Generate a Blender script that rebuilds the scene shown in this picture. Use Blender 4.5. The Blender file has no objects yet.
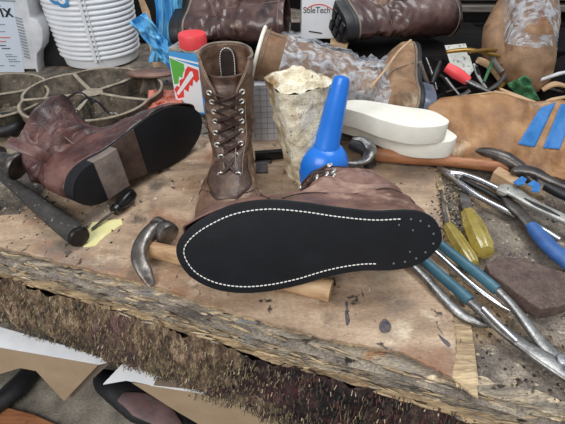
import bpy, bmesh, math, random
from mathutils import Vector, Matrix, Euler, noise
random.seed(7)
PI=math.pi
C=bpy.context.scene.collection
# ---------------------------------------------------------------- camera model
F=430.0; PITCH=math.radians(38); H=0.40; CX,CY=282.5,212.0
CAM=Vector((0,0,H))
_f=Vector((0,math.cos(PITCH),-math.sin(PITCH))); _u=Vector((0,math.sin(PITCH),math.cos(PITCH)))
def ray(px,py): return _f+Vector((1,0,0))*((px-CX)/F)+_u*((CY-py)/F)
def P(px,py,z=0.0):
    d=ray(px,py); return CAM+d*((z-H)/d.z)
def PY(px,py,y):
    d=ray(px,py); return CAM+d*(y/d.y)
def PP(px,py,pt,nr):
    d=ray(px,py); return CAM+d*((Vector(pt)-CAM).dot(nr)/d.dot(nr))
def V(*a): return Vector(a)
def lerp(a,b,t): return a+(b-a)*t
def sstep(a,b,x):
    t=min(1,max(0,(x-a)/(b-a))); return t*t*(3-2*t)
def interp(tab,x):
    if x<=tab[0][0]: return tab[0][1]
    for (a,va),(b,vb) in zip(tab,tab[1:]):
        if x<=b: return va+(vb-va)*(x-a)/(b-a)
    return tab[-1][1]
def nz(x,y=0,z=0): return noise.noise(Vector((x,y,z)))
# ---------------------------------------------------------------- materials
def lin(c):
    r=[]
    for v in c[:3]:
        v/=255.0; r.append(v/12.92 if v<=.04045 else ((v+.055)/1.055)**2.4)
    return (r[0],r[1],r[2],1)
def mat(name,cols,scale=20,rough=.6,metal=0,bump=.3,bscale=None,stretch=(1,1,1),detail=8,spots=(),contrast=1.0,coat=0,rvar=0.0,bdist=.002,dist=0.0,rot=(0,0,0),spec=.5,trans=0,grain=0,gscale=420,gst=(1,1,1)):
    """cols: sRGB colours through a noise ramp; spots: (colour, scale, threshold, width[, stretch])"""
    m=bpy.data.materials.new(name); m.use_nodes=True; nt=m.node_tree; N=nt.nodes; L=nt.links
    b=N['Principled BSDF']; b.inputs['Roughness'].default_value=rough; b.inputs['Metallic'].default_value=metal
    b.inputs['Coat Weight'].default_value=coat; b.inputs['Specular IOR Level'].default_value=spec
    b.inputs['Transmission Weight'].default_value=trans
    tc=N.new('ShaderNodeTexCoord'); mp=N.new('ShaderNodeMapping'); mp.inputs['Scale'].default_value=stretch; mp.inputs['Rotation'].default_value=rot
    L.new(tc.outputs['Object'],mp.inputs['Vector'])
    def noi(sc,det=detail,st=None,ds=0.0):
        n=N.new('ShaderNodeTexNoise'); n.inputs['Scale'].default_value=sc; n.inputs['Detail'].default_value=det; n.inputs['Roughness'].default_value=.62; n.inputs['Distortion'].default_value=ds
        if st is None: L.new(mp.outputs[0],n.inputs['Vector'])
        else:
            m2=N.new('ShaderNodeMapping'); m2.inputs['Scale'].default_value=st; m2.inputs['Rotation'].default_value=rot; L.new(tc.outputs['Object'],m2.inputs['Vector']); L.new(m2.outputs[0],n.inputs['Vector'])
        return n
    if len(cols)==1:
        rgb=N.new('ShaderNodeRGB'); rgb.outputs[0].default_value=lin(cols[0]); out=rgb.outputs[0]; n1=None
        if rvar: n1=noi(scale)
    else:
        n1=noi(scale,ds=dist); cr=N.new('ShaderNodeValToRGB'); e=cr.color_ramp.elements
        k=len(cols); w=.17/contrast
        ps=[.5-w+2*w*i/(k-1) for i in range(k)]
        e[0].position=ps[0]; e[0].color=lin(cols[0]); e[1].position=ps[-1]; e[1].color=lin(cols[-1])
        for i in range(1,k-1):
            q=e.new(ps[i]); q.color=lin(cols[i])
        L.new(n1.outputs[0],cr.inputs[0]); out=cr.outputs[0]
    for i,s in enumerate(spots):
        n2=noi(s[1],5,s[4] if len(s)>4 else (1,1,1)); n2.noise_dimensions='4D'; n2.inputs['W'].default_value=3.7*i+1.3
        mr=N.new('ShaderNodeMapRange'); mr.inputs['From Min'].default_value=s[2]; mr.inputs['From Max'].default_value=s[2]+s[3]
        L.new(n2.outputs[0],mr.inputs['Value'])
        mx=N.new('ShaderNodeMix'); mx.data_type='RGBA'; L.new(mr.outputs[0],mx.inputs['Factor']); L.new(out,mx.inputs['A']); mx.inputs['B'].default_value=lin(s[0]); out=mx.outputs['Result']
    if grain:
        n4=noi(gscale,3,gst); m4=N.new('ShaderNodeMapRange'); m4.inputs['From Min'].default_value=.3; m4.inputs['From Max'].default_value=.7; m4.inputs['To Min'].default_value=1-grain; m4.inputs['To Max'].default_value=1+grain
        L.new(n4.outputs[0],m4.inputs['Value']); m5=N.new('ShaderNodeMix'); m5.data_type='RGBA'; m5.blend_type='MULTIPLY'; m5.inputs['Factor'].default_value=1; m5.clamp_result=False
        L.new(out,m5.inputs['A']); L.new(m4.outputs[0],m5.inputs['B']); out=m5.outputs['Result']
    L.new(out,b.inputs['Base Color'])
    if rvar and n1:
        mr=N.new('ShaderNodeMapRange'); mr.inputs['From Min'].default_value=.35; mr.inputs['From Max'].default_value=.65; mr.inputs['To Min'].default_value=max(.05,rough-rvar); mr.inputs['To Max'].default_value=min(1,rough+rvar); L.new(n1.outputs[0],mr.inputs['Value']); L.new(mr.outputs[0],b.inputs['Roughness'])
    if bump:
        n3=noi(bscale or scale*4,8); bp=N.new('ShaderNodeBump'); bp.inputs['Strength'].default_value=bump; bp.inputs['Distance'].default_value=bdist
        L.new(n3.outputs[0],bp.inputs['Height']); L.new(bp.outputs[0],b.inputs['Normal'])
    return m
def film(name,col,fac,rough=.15,sc=30,st=(1,1,1),bump=.8):
    """thin wrinkled plastic: transparent sheet with milky streaks"""
    m=bpy.data.materials.new(name); m.use_nodes=True; nt=m.node_tree; N=nt.nodes; L=nt.links
    b=N['Principled BSDF']; b.inputs['Base Color'].default_value=lin(col); b.inputs['Roughness'].default_value=rough
    t=N.new('ShaderNodeBsdfTransparent'); mx=N.new('ShaderNodeMixShader'); tc=N.new('ShaderNodeTexCoord'); mp=N.new('ShaderNodeMapping'); mp.inputs['Scale'].default_value=st
    n=N.new('ShaderNodeTexNoise'); n.inputs['Scale'].default_value=sc; n.inputs['Detail'].default_value=6; n.inputs['Distortion'].default_value=1.5
    mr=N.new('ShaderNodeMapRange'); mr.inputs['From Min'].default_value=.42; mr.inputs['From Max'].default_value=.62; mr.inputs['To Min'].default_value=fac[0]; mr.inputs['To Max'].default_value=fac[1]
    L.new(tc.outputs['Object'],mp.inputs[0]); L.new(mp.outputs[0],n.inputs['Vector']); L.new(n.outputs[0],mr.inputs['Value']); L.new(mr.outputs[0],mx.inputs[0])
    L.new(t.outputs[0],mx.inputs[1]); L.new(b.outputs[0],mx.inputs[2]); L.new(mx.outputs[0],N['Material Output'].inputs['Surface'])
    bp=N.new('ShaderNodeBump'); bp.inputs['Strength'].default_value=bump; bp.inputs['Distance'].default_value=.004; L.new(n.outputs[0],bp.inputs['Height']); L.new(bp.outputs[0],b.inputs['Normal'])
    return m
# ---------------------------------------------------------------- objects
def thing(name,label,cat,loc,group=None):
    o=bpy.data.objects.new(name,None); C.objects.link(o); o.location=loc; o.empty_display_size=.02
    o['label']=label; o['category']=cat
    if group: o['group']=group
    return o
def tag(o,label,cat,group=None,kind=None):
    o['label']=label; o['category']=cat
    if group: o['group']=group
    if kind: o['kind']=kind
    return o
def wloc(o):
    v=Vector(o.location)
    while o.parent: o=o.parent; v+=o.location
    return v
class MB:
    """collects world-space geometry for ONE mesh object"""
    def __init__(s): s.v=[]; s.f=[]; s.m=[]; s.k=0
    def add(s,v,f,mi=0):
        b=len(s.v); s.v+= [Vector(p) for p in v]; s.f+= [[i+b for i in q] for q in f]; s.m+=[mi]*len(f); return s
    def _side(s):
        s.m=[0,0]+[1]*(len(s.f)-2); return s
    def build(s,name,mats,parent=None,smooth=True,angle=40,sub=0,solid=0,bevel=0,M=None,label=None):
        if not isinstance(mats,(list,tuple)): mats=[mats]
        vs=[M@p for p in s.v] if M else s.v
        if parent: org=wloc(parent)
        else:
            xs=[p.x for p in vs]; ys=[p.y for p in vs]; zs=[p.z for p in vs]; org=Vector(((min(xs)+max(xs))/2,(min(ys)+max(ys))/2,min(zs)))
        me=bpy.data.meshes.new(name); me.from_pydata([p-org for p in vs],[],s.f); me.update()
        for m in mats: me.materials.append(m)
        for p,mi in zip(me.polygons,s.m): p.material_index=mi
        bm=bmesh.new(); bm.from_mesh(me); bmesh.ops.remove_doubles(bm,verts=bm.verts,dist=1e-6); bmesh.ops.recalc_face_normals(bm,faces=bm.faces)
        if bevel:
            es=[e for e in bm.edges if len(e.link_faces)==2 and e.calc_face_angle(0)>.7]
            bmesh.ops.bevel(bm,geom=es,offset=bevel,segments=2,affect='EDGES',profile=.6,clamp_overlap=True)
        bm.to_mesh(me); bm.free()
        if smooth:
            me.shade_smooth()
            try: me.set_sharp_from_angle(angle=math.radians(angle))
            except Exception: pass
        o=bpy.data.objects.new(name,me); C.objects.link(o)
        if parent: o.parent=parent
        else: o.location=org
        if solid:
            q=o.modifiers.new('s','SOLIDIFY'); q.thickness=solid; q.offset=-1
        if sub:
            q=o.modifiers.new('u','SUBSURF'); q.levels=sub; q.render_levels=sub
        if label: o['label']=label
        return o
def cr(pts,k=6,closed=False):
    pts=[Vector(p) for p in pts]; n=len(pts); out=[]
    rng=range(n) if closed else range(n-1)
    for i in rng:
        if closed: p0,p1,p2,p3=pts[i-1],pts[i],pts[(i+1)%n],pts[(i+2)%n]
        else: p0,p1,p2,p3=pts[max(0,i-1)],pts[i],pts[i+1],pts[min(n-1,i+2)]
        for j in range(k):
            t=j/k; out.append(.5*((2*p1)+(p2-p0)*t+(2*p0-5*p1+4*p2-p3)*t*t+(3*p1-p0-3*p2+p3)*t**3))
    if not closed: out.append(pts[-1])
    return out
def frame(d,up=V(0,0,1)):
    d=d.normalized(); s=d.cross(up)
    if s.length<1e-4: s=d.cross(V(1,0,0))
    s.normalize(); return s,s.cross(d).normalized()
def sweep(path,rad,n=14,up=V(0,0,1),cap=True,closed=False,sq=1.0,twist=None):
    """rad: number, (rw,rh) or list of them per path point; sq<1 makes squarish sections"""
    path=[Vector(p) for p in path]; m=len(path); v=[]; f=[]
    if not isinstance(rad,list): rad=[rad]*m
    if len(rad)!=m:
        r2=[]
        for i in range(m):
            t=i/(m-1)*(len(rad)-1); a=min(int(t),len(rad)-2); w=t-a
            g=lambda q:(q if isinstance(q,(tuple,list)) else (q,q))
            r2.append(tuple(lerp(x,y,w) for x,y in zip(g(rad[a]),g(rad[a+1]))))
        rad=r2
    for i in range(m):
        if closed: d=path[(i+1)%m]-path[i-1]
        else: d=path[min(m-1,i+1)]-path[max(0,i-1)]
        s,u=frame(d,up); r=rad[i]; rw,rh=(r if isinstance(r,(tuple,list)) else (r,r))
        for j in range(n):
            a=2*PI*j/n+PI/n; c,q=math.cos(a),math.sin(a)
            c=math.copysign(abs(c)**sq,c); q=math.copysign(abs(q)**sq,q)
            v.append(path[i]+s*(rw*c)+u*(rh*q))
    for i in range(m if closed else m-1):
        k=(i+1)%m
        for j in range(n): f.append([i*n+j,i*n+(j+1)%n,k*n+(j+1)%n,k*n+j])
    if cap and not closed:
        f.append(list(range(n))[::-1]); f.append([(m-1)*n+j for j in range(n)])
    return v,f
def lathe(org,axis,prof,n=40,sx=1,sy=1,fn=None):
    """prof: (r,h) pairs along axis"""
    axis=Vector(axis).normalized(); s,u=frame(axis,V(0,1,0) if abs(axis.z)>.9 else V(0,0,1)); v=[]; f=[]
    for k,(r,h) in enumerate(prof):
        for j in range(n):
            a=2*PI*j/n; rr=r*(fn(a,h) if fn else 1)
            v.append(Vector(org)+axis*h+s*(rr*sx*math.cos(a))+u*(rr*sy*math.sin(a)))
    for i in range(len(prof)-1):
        for j in range(n): f.append([i*n+j,i*n+(j+1)%n,(i+1)*n+(j+1)%n,(i+1)*n+j])
    if prof[0][0]>1e-5: f.append(list(range(n))[::-1])
    if prof[-1][0]>1e-5: f.append([(len(prof)-1)*n+j for j in range(n)])
    return v,f
def prism(top,down):
    """top: world outline; down: thickness vector"""
    n=len(top); v=[Vector(p) for p in top]+[Vector(p)+Vector(down) for p in top]
    f=[list(range(n)),[n+i for i in range(n)][::-1]]+[[i,(i+1)%n,n+(i+1)%n,n+i] for i in range(n)]
    return v,f
def pxp(pts,z,th,k=0):
    w=[P(x,y,z) for x,y in pts]
    if k: w=cr(w,k,True)
    return prism(w,V(0,0,-th))
def box(c,sx,sy,sz,rot=(0,0,0)):
    R=Euler(rot).to_matrix(); c=Vector(c)
    v=[c+R@V(a*sx/2,b*sy/2,d*sz/2) for a in(-1,1) for b in(-1,1) for d in(-1,1)]
    return v,[[0,1,3,2],[4,6,7,5],[0,4,5,1],[2,3,7,6],[0,2,6,4],[1,5,7,3]]
def grid(fn,nu,nv):
    v=[fn(i/nu,j/nv) for i in range(nu+1) for j in range(nv+1)]
    f=[[i*(nv+1)+j,(i+1)*(nv+1)+j,(i+1)*(nv+1)+j+1,i*(nv+1)+j+1] for i in range(nu) for j in range(nv)]
    return v,f
def text_mb(txt,org,right,up,size,depth=.0004,bold=0.0,squeeze=1.0):
    cu=bpy.data.curves.new('t','FONT'); cu.body=txt; cu.size=1; cu.extrude=0; cu.offset=bold
    o=bpy.data.objects.new('t',cu); C.objects.link(o); dg=bpy.context.evaluated_depsgraph_get(); dg.update()
    me=bpy.data.meshes.new_from_object(o.evaluated_get(dg)); right=Vector(right).normalized(); up=Vector(up).normalized(); nr=right.cross(up)
    v=[Vector(org)+right*(p.co.x*size*squeeze)+up*(p.co.y*size)+nr*depth for p in me.vertices]; f=[list(p.vertices) for p in me.polygons]
    bpy.data.objects.remove(o); bpy.data.meshes.remove(me); bpy.data.curves.remove(cu); return v,f
# ---------------------------------------------------------------- boots (local: heel x=0, toe x=L, z up from the sole)
OUT=[(0,.0),(.03,.075),(.09,.112),(.16,.120),(.27,.118),(.40,.132),(.53,.152),(.66,.162),(.78,.146),(.88,.105),(.955,.055),(.995,.0),(.992,-.06),(.95,-.125),(.87,-.172),(.77,-.192),(.66,-.188),(.54,-.165),(.42,-.130),(.30,-.110),(.16,-.108),(.06,-.078)]
def outline(L,sc=1.0,mir=1,k=6,w=1.0):
    p=cr([V(x,y,0) for x,y in OUT],k,True)
    return [V((q.x-.5)*L*sc+.5*L,(q.y*w)*L*mir*(1-(1-sc)*2.2),0) for q in p]
_OL=cr([V(x,y,0) for x,y in OUT],8,True)
def wside(u,sg):
    u=min(.995,max(.004,u)); best=0
    n=len(_OL)
    for i in range(n):
        a,b=_OL[i],_OL[(i+1)%n]
        if (a.x-u)*(b.x-u)<=0 and abs(a.x-b.x)>1e-9:
            y=a.y+(b.y-a.y)*(u-a.x)/(b.x-a.x)
            if y*sg>best: best=y*sg
    return best
_W={(i,s):wside(i/100,s) for i in range(101) for s in(1,-1)}
def wlook(u,sg):
    u=min(1,max(0,u))*100; i=min(99,int(u)); return lerp(_W[(i,sg)],_W[(i+1,sg)],u-i)
# height of the boot's top line over x (fractions of L), ends where the shaft begins
ZT=[(.40,.62),(.42,.50),(.46,.425),(.53,.355),(.62,.29),(.72,.245),(.80,.222),(.88,.198),(.93,.172),(.965,.135),(.985,.09),(.99,.0)]
class Boot:
    def __init__(s,L=.295,mir=1,shaft=.21,lean=(0,0),flat=1.0,wr=.0022,seed=0,sole=.008,slit=True,shx=.40,bend0=.09,sdx=0,fw=1.0):
        s.__dict__.update(locals())
    def xf(s,z):
        z=z/s.L; pts=[(b,a) for a,b in ZT][::-1]
        return interp(pts,z)*s.L*.985 if z<.62 else s.shx*s.L*.985
    def xb(s,z): return s.L*interp([(0,.025),(.1,.008),(.2,.012),(.36,.035),(.5,.02),(.8,-.01)],z/s.L)
    def zt(s,x): return interp(ZT,x/(s.L*.985))*s.L
    def pt(s,t,z,sc=1.0,nzamp=1.0):
        L=s.L; xf,xb=s.xf(z),s.xb(z); mid,hf=(xf+xb)/2,(xf-xb)/2*sc
        c,q=math.cos(t),math.sin(t); x=mid+hf*c; sg=1 if q>=0 else -1
        k=sstep(.24*L,.46*L,z)
        Zt=max(s.zt(x),1e-4); arch=math.sqrt(max(0,1-min(1,z/Zt)**2.8)) if x>.40*L else 1
        wf=wlook((x-xb)/L*.98+.0,sg)*L*.93*arch*sc
        # heel and instep slim down with height
        wf*=1-.18*sstep(.08*L,.36*L,z)
        ws=(.132+.02*sstep(.4,.7,z/L))*L*abs(q)**.85*sc
        y=sg*lerp(wf,ws,k)
        h=max(0,z-s.bend0)
        p=V(x,y*s.mir,z)
        fl=lerp(s.fw,s.flat,sstep(.3*L,.6*L,z)); p.y*=fl
        p.x+=s.lean[0]*h*h/.02+s.sdx*h; p.y+=s.lean[1]*h*h/.02
        if nzamp:
            a=s.wr*nzamp*(.35+1.2*math.exp(-((z-.36*L)/(.16*L))**2))
            d=V(c,q,0); e=s.seed*11.3
            w=.8*nz(p.x*22+e,p.y*22,p.z*44)+.45*nz(p.x*60+e,p.y*60,p.z*110)+.9*(.25-abs(nz(p.x*30+e,p.y*30+3,p.z*62)))*1.3
            p+=d*(w*a*2)
        return p
    def theta(s,z):
        return .0
def boot_upper(b,nt=80,zs=None,slitf=None,tops=None,off=0):
    """shell of rings; slitf(z)-> half angle of the front opening"""
    L=b.L; top=b.shaft
    zl=[b.sole*.6+i*(.26*L-b.sole*.6)/16 for i in range(16)]+[.26*L+i*(top-.26*L)/34 for i in range(35)]
    mb=MB(); v=[]; f=[]
    for z in zl:
        for j in range(nt):
            t=2*PI*j/nt
            zz=z
            if tops: zz=z+tops(t)*sstep(.45*L,top,z)
            if slitf:
                th=slitf(z)
                # compress the parameter so the ring avoids the opening
                tt=j/(nt-1); t=th+(2*PI-2*th)*tt+off
            v.append(b.pt(t,zz))
    m=len(zl)
    for i in range(m-1):
        for j in range(nt-1 if slitf else nt):
            k=(j+1)%nt; f.append([i*nt+j,i*nt+k,(i+1)*nt+k,(i+1)*nt+j])
    mb.add(v,f); return mb
def slab(ol,z0,z1):
    n=len(ol); v=[V(p.x,p.y,z0) for p in ol]+[V(p.x,p.y,z1) for p in ol]
    return v,[list(range(n))[::-1],[n+i for i in range(n)]]+[[i,(i+1)%n,n+(i+1)%n,n+i] for i in range(n)]
def dashes(path,step,ln,r,w=None):
    """short thread stitches along a path"""
    mb=MB(); acc=0; path=[Vector(p) for p in path]; d=[0]
    for a,b in zip(path,path[1:]): d.append(d[-1]+(b-a).length)
    def at(s):
        for i in range(len(path)-1):
            if s<=d[i+1]: return path[i].lerp(path[i+1],(s-d[i])/max(1e-9,d[i+1]-d[i]))
        return path[-1]
    s=0
    while s+ln<d[-1]:
        mb.add(*sweep([at(s),at(s+ln*.5),at(s+ln)],[r*.7,r,r*.7],6)); s+=step
    return mb
def inset(L,mir,d,k=10):
    o=outline(L,1.0,mir,k); n=len(o); out=[]
    for i in range(n):
        t=(o[(i+1)%n]-o[i-1]).normalized(); q=V(t.y,-t.x,0)
        c=V(L/2,o[i].y*0,0)
        if (o[i]+q*.001-V(min(max(o[i].x,.1*L),.9*L),0,0)).length>(o[i]-V(min(max(o[i].x,.1*L),.9*L),0,0)).length: q=-q
        out.append(o[i]+q*d)
    return out
def torus(c,nr,R,r,n=14,m=7):
    s,u=frame(Vector(nr)); pts=[Vector(c)+s*(R*math.cos(2*PI*i/n))+u*(R*math.sin(2*PI*i/n)) for i in range(n)]
    return sweep(pts,r,m,up=Vector(nr),closed=True)
# ---------------------------------------------------------------- materials of the place
M={}
M['ply']=mat('plywood veneer',[(136,114,94),(172,146,121),(198,174,148)],9,.62,0,.35,220,stretch=(1,3,1),spots=[((104,88,74),14,.55,.12),((212,194,168),20,.58,.10),((140,98,72),6,.56,.10),((62,54,50),50,.62,.04),((112,106,100),5,.58,.12),((70,58,50),120,.63,.05,(1,.3,1)),((222,206,184),90,.65,.05,(1,.3,1))],bdist=.0015,grain=.2,gst=(.5,1.2,1))
M['plyedge']=mat('splintered plywood edge',[(110,94,74),(172,148,116),(210,186,148)],40,.8,0,.6,300,stretch=(.35,3,3),rot=(0,0,.33),spots=[((66,56,48),30,.57,.08)],grain=.3,gst=(.3,2,2))
M['layer']=mat('worn layered timber',[(96,88,80),(150,138,122),(196,178,150)],34,.8,0,.8,260,stretch=(.35,3,3),rot=(0,0,.33),spots=[((222,200,166),30,.58,.06,(.5,2,2)),((56,46,40),50,.58,.05,(.6,2,2)),((138,138,138),10,.58,.07),((150,112,78),14,.6,.06)],bdist=.003,grain=.45,gst=(.5,2,2))
M['grey']=mat('gritty grey bench top',[(74,68,62),(118,108,98),(158,146,130)],22,.85,0,.9,320,spots=[((190,176,158),50,.62,.05),((46,40,36),34,.60,.05),((156,130,98),8,.56,.12),((92,88,90),12,.6,.1)],bdist=.003,grain=.45)
M['fib']=mat('matted fibrous edge',[(60,46,38),(136,110,86),(190,166,134)],46,.85,0,1,260,stretch=(2.5,2.5,.45),spots=[((122,116,84),24,.58,.07),((112,80,78),8,.55,.10),((188,166,138),60,.60,.05,(2,2,.4)),((24,18,16),12,.55,.08)],bdist=.004,grain=.6,gst=(1.8,1.8,.4))
M['fib2']=mat('dark maroon matted fibres',[(22,14,14),(52,32,32),(96,76,64)],40,.85,0,1,260,stretch=(2,2,.8),spots=[((74,30,36),12,.55,.08),((150,134,110),50,.63,.04),((14,10,10),12,.54,.08),((84,84,60),22,.62,.05)],bdist=.004,grain=.6)
fibc=[(186,166,134),(134,118,84),(96,76,58),(44,34,28),(130,122,80),(196,180,150),(92,46,44),(66,60,56)]
M['fibs']=[mat('fibre %s'%n,[tuple(int(x*.8) for x in c),c],60,.8,0,0) for n,c in zip(('tan','olive','brown','black','moss','straw','maroon','charcoal'),fibc)]
M['stone']=mat('grey lower ledge',[(96,90,82),(134,126,114),(156,148,136)],18,.9,0,.7,260,spots=[((66,60,56),7,.58,.08),((176,168,156),60,.64,.04)],grain=.3,gscale=300)
M['leA']=mat('oxblood leather',[(42,24,23),(80,46,42),(112,76,68)],16,.4,0,.6,120,spots=[((156,120,106),30,.64,.05,(1,1,.3)),((38,20,20),9,.55,.12),((120,88,78),60,.62,.05,(1,1,.3))],coat=.15,rvar=.15,grain=.2,bdist=.003)
M['leB']=mat('brown leather',[(66,48,38),(112,86,70),(148,120,98)],16,.42,0,.5,170,spots=[((178,148,122),14,.60,.12),((50,36,30),10,.57,.1)],coat=.15,rvar=.15,grain=.18)
M['leC']=mat('creased tan brown leather',[(88,62,54),(124,92,80),(160,128,112)],14,.5,0,.5,160,spots=[((184,154,136),20,.60,.12),((92,58,50),9,.56,.12)],rvar=.1,grain=.15)
M['leD']=mat('dark brown oily leather',[(46,30,28),(78,54,50),(104,80,74)],14,.34,0,.4,150,spots=[((150,120,100),16,.63,.1),((40,26,26),9,.58,.1)],coat=.3)
M['suede']=mat('tan nubuck',[(104,80,58),(140,108,80),(166,134,104)],14,.75,0,.4,200,spots=[((104,62,34),8,.54,.12),((184,164,140),12,.62,.1),((86,70,56),20,.6,.08)],grain=.12)
M['leBd']=mat('dark tongue leather',[(40,28,23),(74,54,44),(106,82,66)],26,.45,0,.5,170,coat=.1,grain=.2)
M['eyelet']=mat('nickel eyelet',[(206,204,198)],26,.3,.6,0)
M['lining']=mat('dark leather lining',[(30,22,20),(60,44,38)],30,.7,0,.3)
M['sole']=mat('black rubber sole',[(15,16,20),(21,23,28)],30,.6,0,.35,700,spots=[((30,32,38),14,.60,.2)],bdist=.0008,spec=.35,grain=.25)
M['heelgrey']=mat('scuffed grey heel rubber',[(96,84,78),(132,118,110)],50,.8,0,.5,300)
M['shank']=mat('brown leather shank',[(54,38,32),(84,64,54)],60,.7,0,.6,300)
M['midsole']=mat('raw leather welt',[(96,84,74),(140,124,108)],30,.7,0,.4)
M['greywelt']=mat('grey rubber welt',[(90,86,82),(124,118,112)],30,.7,0,.3)
M['thread']=mat('white thread',[(232,230,224)],30,.6,0,0)
M['whitenail']=mat('steel nail head',[(150,150,152)],30,.35,.8,0)
M['lace']=mat('dark brown lace',[(40,26,22),(74,52,44)],200,.6,0,.4)
M['black']=mat('black rubber',[(18,18,20),(34,34,37)],40,.5,0,.3)
M['blackgloss']=mat('black plastic',[(16,16,18)],40,.25,0,0)
M['steel']=mat('worn tool steel',[(84,82,80),(160,158,156)],40,.36,.8,.25,200,spots=[((56,52,48),24,.58,.08)],grain=.25)
M['chrome']=mat('polished chrome',[(176,176,180),(206,206,208)],40,.2,.95,0,spots=[((110,106,102),30,.60,.08)])
M['dsteel']=mat('dark worn steel',[(62,58,56),(116,110,106)],30,.38,.8,.3,150,spots=[((150,144,138),20,.62,.08)])
M['ham']=mat('forged steel hammer head',[(84,78,74),(140,134,128)],26,.33,.85,.3,160,spots=[((170,164,158),14,.58,.1),((70,52,44),20,.62,.05)])
M['wood']=mat('worn hammer handle wood',[(150,116,84),(190,156,118),(206,176,138)],30,.55,0,.4,120,stretch=(.3,2,2),spots=[((96,70,50),30,.60,.06)])
M['wood2']=mat('orange brown handle wood',[(120,72,44),(158,104,68),(178,124,86)],30,.5,0,.3,120,stretch=(.3,2,2),spots=[((80,46,30),14,.60,.06)])
M['grip']=mat('pitted black handle grip',[(40,38,37),(70,66,62)],60,.6,0,1,300,spots=[((150,144,134),160,.62,.04)],bdist=.003)
M['blue']=mat('blue polyethylene',[(20,112,214),(28,124,226)],12,.32,0,0,coat=.2)
M['bluelite']=mat('dried glue smear',[(150,180,214)],30,.6,0,0)
M['teal']=mat('teal plastic grip',[(48,86,102),(66,108,124)],40,.42,0,.1,grain=.1)
M['bluegrip']=mat('blue rubber grip',[(44,82,140),(62,106,168)],40,.5,0,.2)
M['yellow']=mat('amber plastic handle',[(196,172,76),(228,210,120)],50,.2,0,.1,coat=.5,trans=.6,spots=[((150,130,60),30,.58,.1)])
M['eva']=mat('cream foam sole',[(226,222,208),(238,235,224)],30,.75,0,.3,300)
M['glue']=mat('dried glue crust',[(164,142,104),(222,210,182),(244,238,220)],30,.4,0,.8,90,spots=[((138,104,60),12,.58,.07),((204,186,112),8,.56,.12),((84,66,50),34,.66,.03),((104,78,50),50,.62,.05)],bdist=.006,coat=.3,grain=.22)
M['card']=mat('brown corrugated cardboard',[(122,84,52),(156,114,74),(180,140,98)],10,.6,0,.3,160,spots=[((208,184,154),9,.58,.06,(1,1,.25)),((100,68,44),5,.54,.1)],grain=.15)
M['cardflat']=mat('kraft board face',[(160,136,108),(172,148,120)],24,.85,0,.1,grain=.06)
M['cardedge']=mat('darker board edge',[(120,104,90),(134,118,102)],60,.85,0,.3)  # darker brown than the board face
M['whitecard']=mat('white board face',[(222,224,228),(236,237,239)],30,.7,0,.1)
M['tape']=mat('blue masking tape',[(36,104,170),(52,122,188)],60,.6,0,.3)
M['yelltape']=mat('yellowed masking tape',[(214,204,140),(228,220,164)],40,.7,0,.3)
M['tray']=mat('rusty grey tray',[(58,50,44),(92,82,70),(128,116,100)],30,.7,.1,.7,180,spots=[((150,140,124),30,.60,.06),((44,36,30),16,.56,.08)],grain=.3)
M['rim']=mat('dusty tray rim',[(120,108,92),(166,154,136)],40,.75,0,.5,180,grain=.25)
M['alu']=mat('dull aluminium',[(140,138,132),(186,184,178)],40,.45,.4,.2,200,grain=.15)
M['white']=mat('white plastic',[(226,228,232),(238,239,241)],20,.4,0,.05)
M['whited']=mat('grimy white plastic',[(196,198,202),(226,227,230)],24,.5,0,.1,spots=[((150,146,140),30,.66,.04)])
M['label']=mat('pale printed label',[(206,216,228)],20,.5,0,0)
M['ink']=mat('black print',[(28,28,32)],20,.6,0,0)
M['redink']=mat('orange print',[(214,90,70)],20,.6,0,0)
M['greyink']=mat('grey print',[(140,146,156)],20,.6,0,0)
M['red']=mat('red plastic cap',[(232,74,78)],20,.45,0,.05)
M['capgrey']=mat('blue grey heel cap',[(64,72,88),(96,104,120)],20,.3,0,.1,coat=.3)
M['canblue']=mat('blue can paint',[(70,150,210)],20,.35,0,0)
M['cangreen']=mat('green print',[(96,180,76)],20,.4,0,0)
M['canred']=mat('red print',[(226,70,62)],20,.4,0,0)
M['canwhite']=mat('white print',[(236,238,242)],20,.4,0,0)
M['tin']=mat('dusty tin',[(150,140,128),(196,190,180)],60,.45,.3,.4,spots=[((60,54,50),60,.58,.05)])
M['bag']=film('blue carrier film',(120,198,240),(.96,1.0),.3,26,(1,1,.4),bump=.1)
M['wrap']=film('clear stretch film',(196,202,210),(.08,.62),.2,40,(1,2,1))
M['dark']=mat('dark shelf timber',[(12,10,10),(26,22,20)],20,.9,0,.5,120,stretch=(.3,2,2),spec=.15)
M['board']=mat('weathered grey board',[(92,84,78),(130,122,114)],26,.85,0,.6,160,stretch=(.3,3,3))
M['tanboard']=mat('pale timber board',[(170,138,104),(198,166,130)],24,.75,0,.4,140,stretch=(.3,3,3))
M['rust']=mat('rusty bar',[(130,70,44),(164,96,64)],40,.8,0,.5)
M['mustard']=mat('mustard scrap',[(170,130,50)],40,.8,0,0)
M['cloth']=mat('salmon rag',[(196,110,92),(220,140,120)],40,.85,0,.5)
M['green']=mat('green scrap cloth',[(38,84,52),(70,124,82)],30,.8,0,.5,grain=.2)
M['brick']=mat('brown rubber block',[(76,60,56),(108,90,82)],60,.8,0,.8,300,spots=[((150,138,130),34,.62,.05),((50,38,36),30,.62,.05)],grain=.35)
M['paper']=mat('grey scribbled paper',[(176,178,168),(206,208,200)],40,.8,0,.2,spots=[((120,122,116),90,.56,.06)])
M['brass']=mat('dull brass',[(150,118,60)],40,.4,.7,.2)
M['stain']=mat('navy ink stain',[(52,54,72),(110,98,92)],160,.7,0,0)
M['pink']=mat('reddish worn leather',[(96,80,78),(128,100,98)],30,.6,0,.5,spots=[((150,70,74),20,.58,.08)])
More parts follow.
